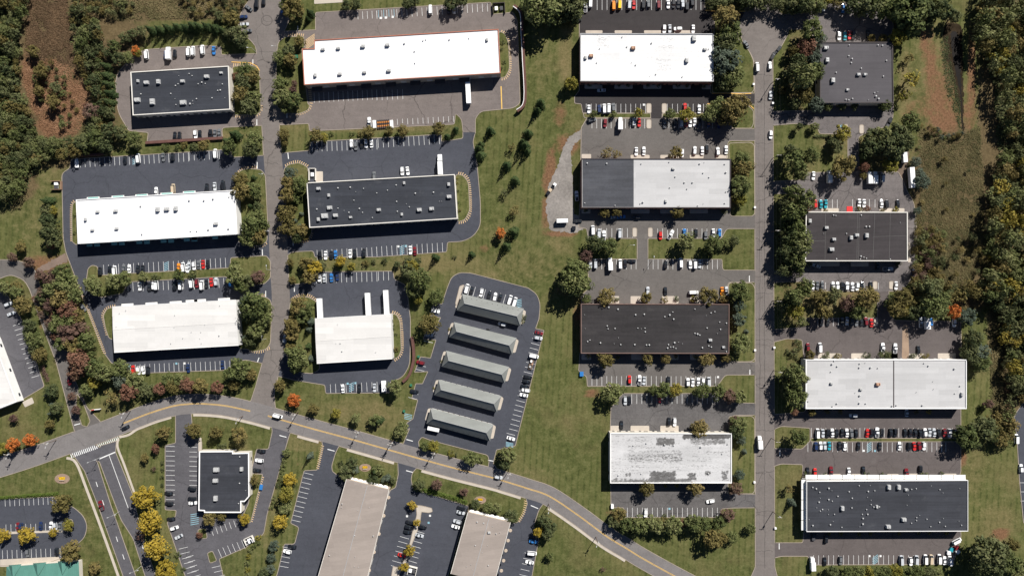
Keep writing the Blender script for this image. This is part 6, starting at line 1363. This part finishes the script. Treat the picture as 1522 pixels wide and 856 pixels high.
# clipped hedges
def hedge(t, pts, wd, h, col, label, dens=9.0):
    line = resample(TP(t, pts) if t else pts, .8); P = []; c = W(*line[len(line)//2])
    for q in line:
        w_ = W(*q) - c
        for _ in range(int(dens)):
            u = random.uniform(-1,1); z = random.choice((random.uniform(.1,1)*h, h*random.uniform(.9,1.02))); v = Vector((random.uniform(-.3,.3), u*wd/2, 0))
            tdir = Vector(line[-1]) - Vector(line[0]); tdir = Vector((tdir.x, -tdir.y, 0)).normalized(); nrm = Vector((-tdir.y, tdir.x, 0))
            P.append((w_ + nrm*(u*wd/2) + tdir*random.uniform(-.2,.2) + Vector((0,0,z)), nrm*u*.8 + Vector((random.gauss(0,.3),random.gauss(0,.3),1)), random.uniform(.16,.32), random.random()))
    root = tag(empty('hedge', (c.x, c.y, 0)), label, 'hedge'); obj('foliage', leaf_mesh('foliage', P, LEAF[col]), root)
    mb = MB(); a, b_ = W(*line[0]) - c, W(*line[-1]) - c
    for i in range(6): q = a.lerp(b_, (i+.5)/6); mb.tube(q - Vector((0,0,.1)), q + Vector((0,0,h*.8)), .05, .03, 5)
    mb.build('stem', bark, root)
hedge(43, [(215,345),(330,372),(450,405),(520,430)], 3.0, 1.4, 'h', 'long clipped green hedge between main road lawn and the tan roof lot')
hedge(41, [(0,402),(120,392),(250,384),(340,376)], 2.0, 1.3, 'h', 'clipped green hedge above the green metal roof stall row')
hedge(31, [(250,480),(280,570)], 2.6, 1.5, 'p', 'short brown clipped hedge beside the wooded service lane')
hedge(15, [(425,790),(520,790)], 1.8, 1.2, 'd', 'short dark clipped hedge on the square grey roof lawn')
LEAF['z'] = leafmat('bloom_yellow', [(.55,.33,.02),(.62,.40,.02)])
# flower beds
flower = {'y': paint('y')}
for t, x, y, w_, n in ((41,360,292,9,'boulevard entrance lawn'),(42,1022,228,7,'longer tan roof end'),(43,598,415,7,'shorter tan roof end')):
    px, py = T(t,x,y); p = W(px,py); r = tag(empty('flower_bed',(p.x,p.y,0)), 'oval flower bed with yellow blooms on the ' + n, 'flower bed')
    mb = MB(); mb.prism([(math.cos(i/14*6.283)*w_/2*.95, math.sin(i/14*6.283)*w_/3.2) for i in range(14)], -.02, .12); mb.build('mulch', mottled('mulch',(.24,.17,.125),.3,.5,4), r)
    P = [(Vector((random.uniform(-1,1)*w_*.17, random.uniform(-1,1)*w_*.07 + .3, random.uniform(.2,.5))), (random.gauss(0,.4),random.gauss(0,.4),1), random.uniform(.2,.36), .9) for _ in range(190)]
    obj('blooms', leaf_mesh('blooms', P, LEAF['z']), r); mb = MB(); mb.box((0,-.7,.1),(w_*.32,.3,.7)); mb.build('sign_slab', wall_t, r)
# ------------------------------------------------------------------ meadow brush and rough grass (nobody could count it)
def brush(name, label, poly, n, col, s0, s1, seed, hz=.45):
    R = random.Random(seed); x0, x1 = min(p[0] for p in poly), max(p[0] for p in poly); y0, y1 = min(p[1] for p in poly), max(p[1] for p in poly); P = []
    k = 0
    while k < n:
        q = (R.uniform(x0,x1), R.uniform(y0,y1))
        if not inside(q, poly): continue
        c = W(*q); k += 1; nz = mnoise.noise(Vector((c.x*.09, c.y*.09, seed))) + .6*mnoise.noise(Vector((c.x*.3, c.y*.3, seed+9)))
        if nz < -.38 and R.random() < .8: continue
        t = min(1, max(0, .5 + nz*.9 + R.uniform(-.25,.25)))
        for _ in range(4):
            P.append((c + Vector((R.gauss(0,.5), R.gauss(0,.5), R.uniform(.1,1)*hz)), (R.gauss(.1,.5),R.gauss(.15,.5),1.0), R.uniform(s0,s1), min(1,max(0,t*.7+R.random()*.3))))
    o = obj(name, leaf_mesh(name, P, LEAF[col])); tag(o, label, 'brush', kind='stuff')
LEAF['m'] = leafmat('meadow_brown', [(.080,.055,.030),(.125,.086,.048),(.175,.118,.066),(.23,.150,.085)])
LEAF['n'] = leafmat('meadow_olive', [(.075,.070,.030),(.125,.108,.048),(.185,.148,.072),(.25,.185,.10)])
LEAF['m'] = leafmat('meadow_brown', [(.085,.055,.031),(.120,.078,.044),(.155,.098,.055),(.19,.118,.066)])
LEAF['u'] = leafmat('meadow_tan', [(.135,.072,.038),(.20,.108,.058),(.27,.150,.085),(.34,.205,.12)])
brush('meadow_brush','tall brown meadow grass between two strips of wood',[(46,-12),(98,-12),(106,60),(114,100),(92,96),(70,90),(40,92),(38,60),(42,30)],4200,'m',.16,.40,1,.35)
brush('meadow_brush','orange tan meadow grass below the brown meadow grass',[(36,90),(70,88),(95,95),(116,105),(130,140),(132,170),(112,202),(70,204),(50,165),(36,130)],2600,'u',.14,.36,11,.3)
brush('meadow_brush','rough olive thicket above the conifer row',[(100,-12),(372,-12),(355,14),(320,26),(170,30),(150,24)],4600,'n',.14,.40,2,.4)
brush('meadow_brush','wild wet meadow of brown and olive plants',[(1366,190),(1400,205),(1430,200),(1455,190),(1462,260),(1460,330),(1450,390),(1440,440),(1362,445),(1360,330),(1370,280)],11000,'n',.12,.36,3,.28)
brush('meadow_brush','strip of rough plants along the lower ditch',[(1474,445),(1482,450),(1490,520),(1494,640),(1474,640),(1472,560)],1400,'n',.14,.36,4,.4)
brush('meadow_brush','brown rough plants beside the side road bend',[(1494,555),(1520,555),(1505,605),(1498,640),(1494,600)],700,'m',.16,.4,5,.4)
brush('meadow_brush','dark sedge lining the drainage ditch',[(1398,60),(1408,52),(1412,90),(1420,125),(1427,160),(1428,198),(1420,170),(1408,140),(1402,100)],500,'d',.12,.30,15,.3)
brush('undergrowth','dark undergrowth beneath the wood by the brown meadow',[(-14,-14),(40,-14),(27,60),(30,140),(58,205),(160,205),(165,222),(60,240),(30,300),(-14,305)],4500,'d',.3,.6,6,.8)
brush('undergrowth','dark undergrowth beneath the wood along the drainage ditch',[(1448,-12),(1536,-12),(1536,560),(1500,540),(1486,440),(1462,400),(1470,340),(1484,240),(1478,130),(1454,70)],5500,'d',.3,.6,7,.8)
brush('meadow_brush','pale scrub clump on the wide lawn edge',[(12,255),(38,262),(42,290),(30,308),(18,312),(8,290)],600,'n',.2,.45,8,1.2)
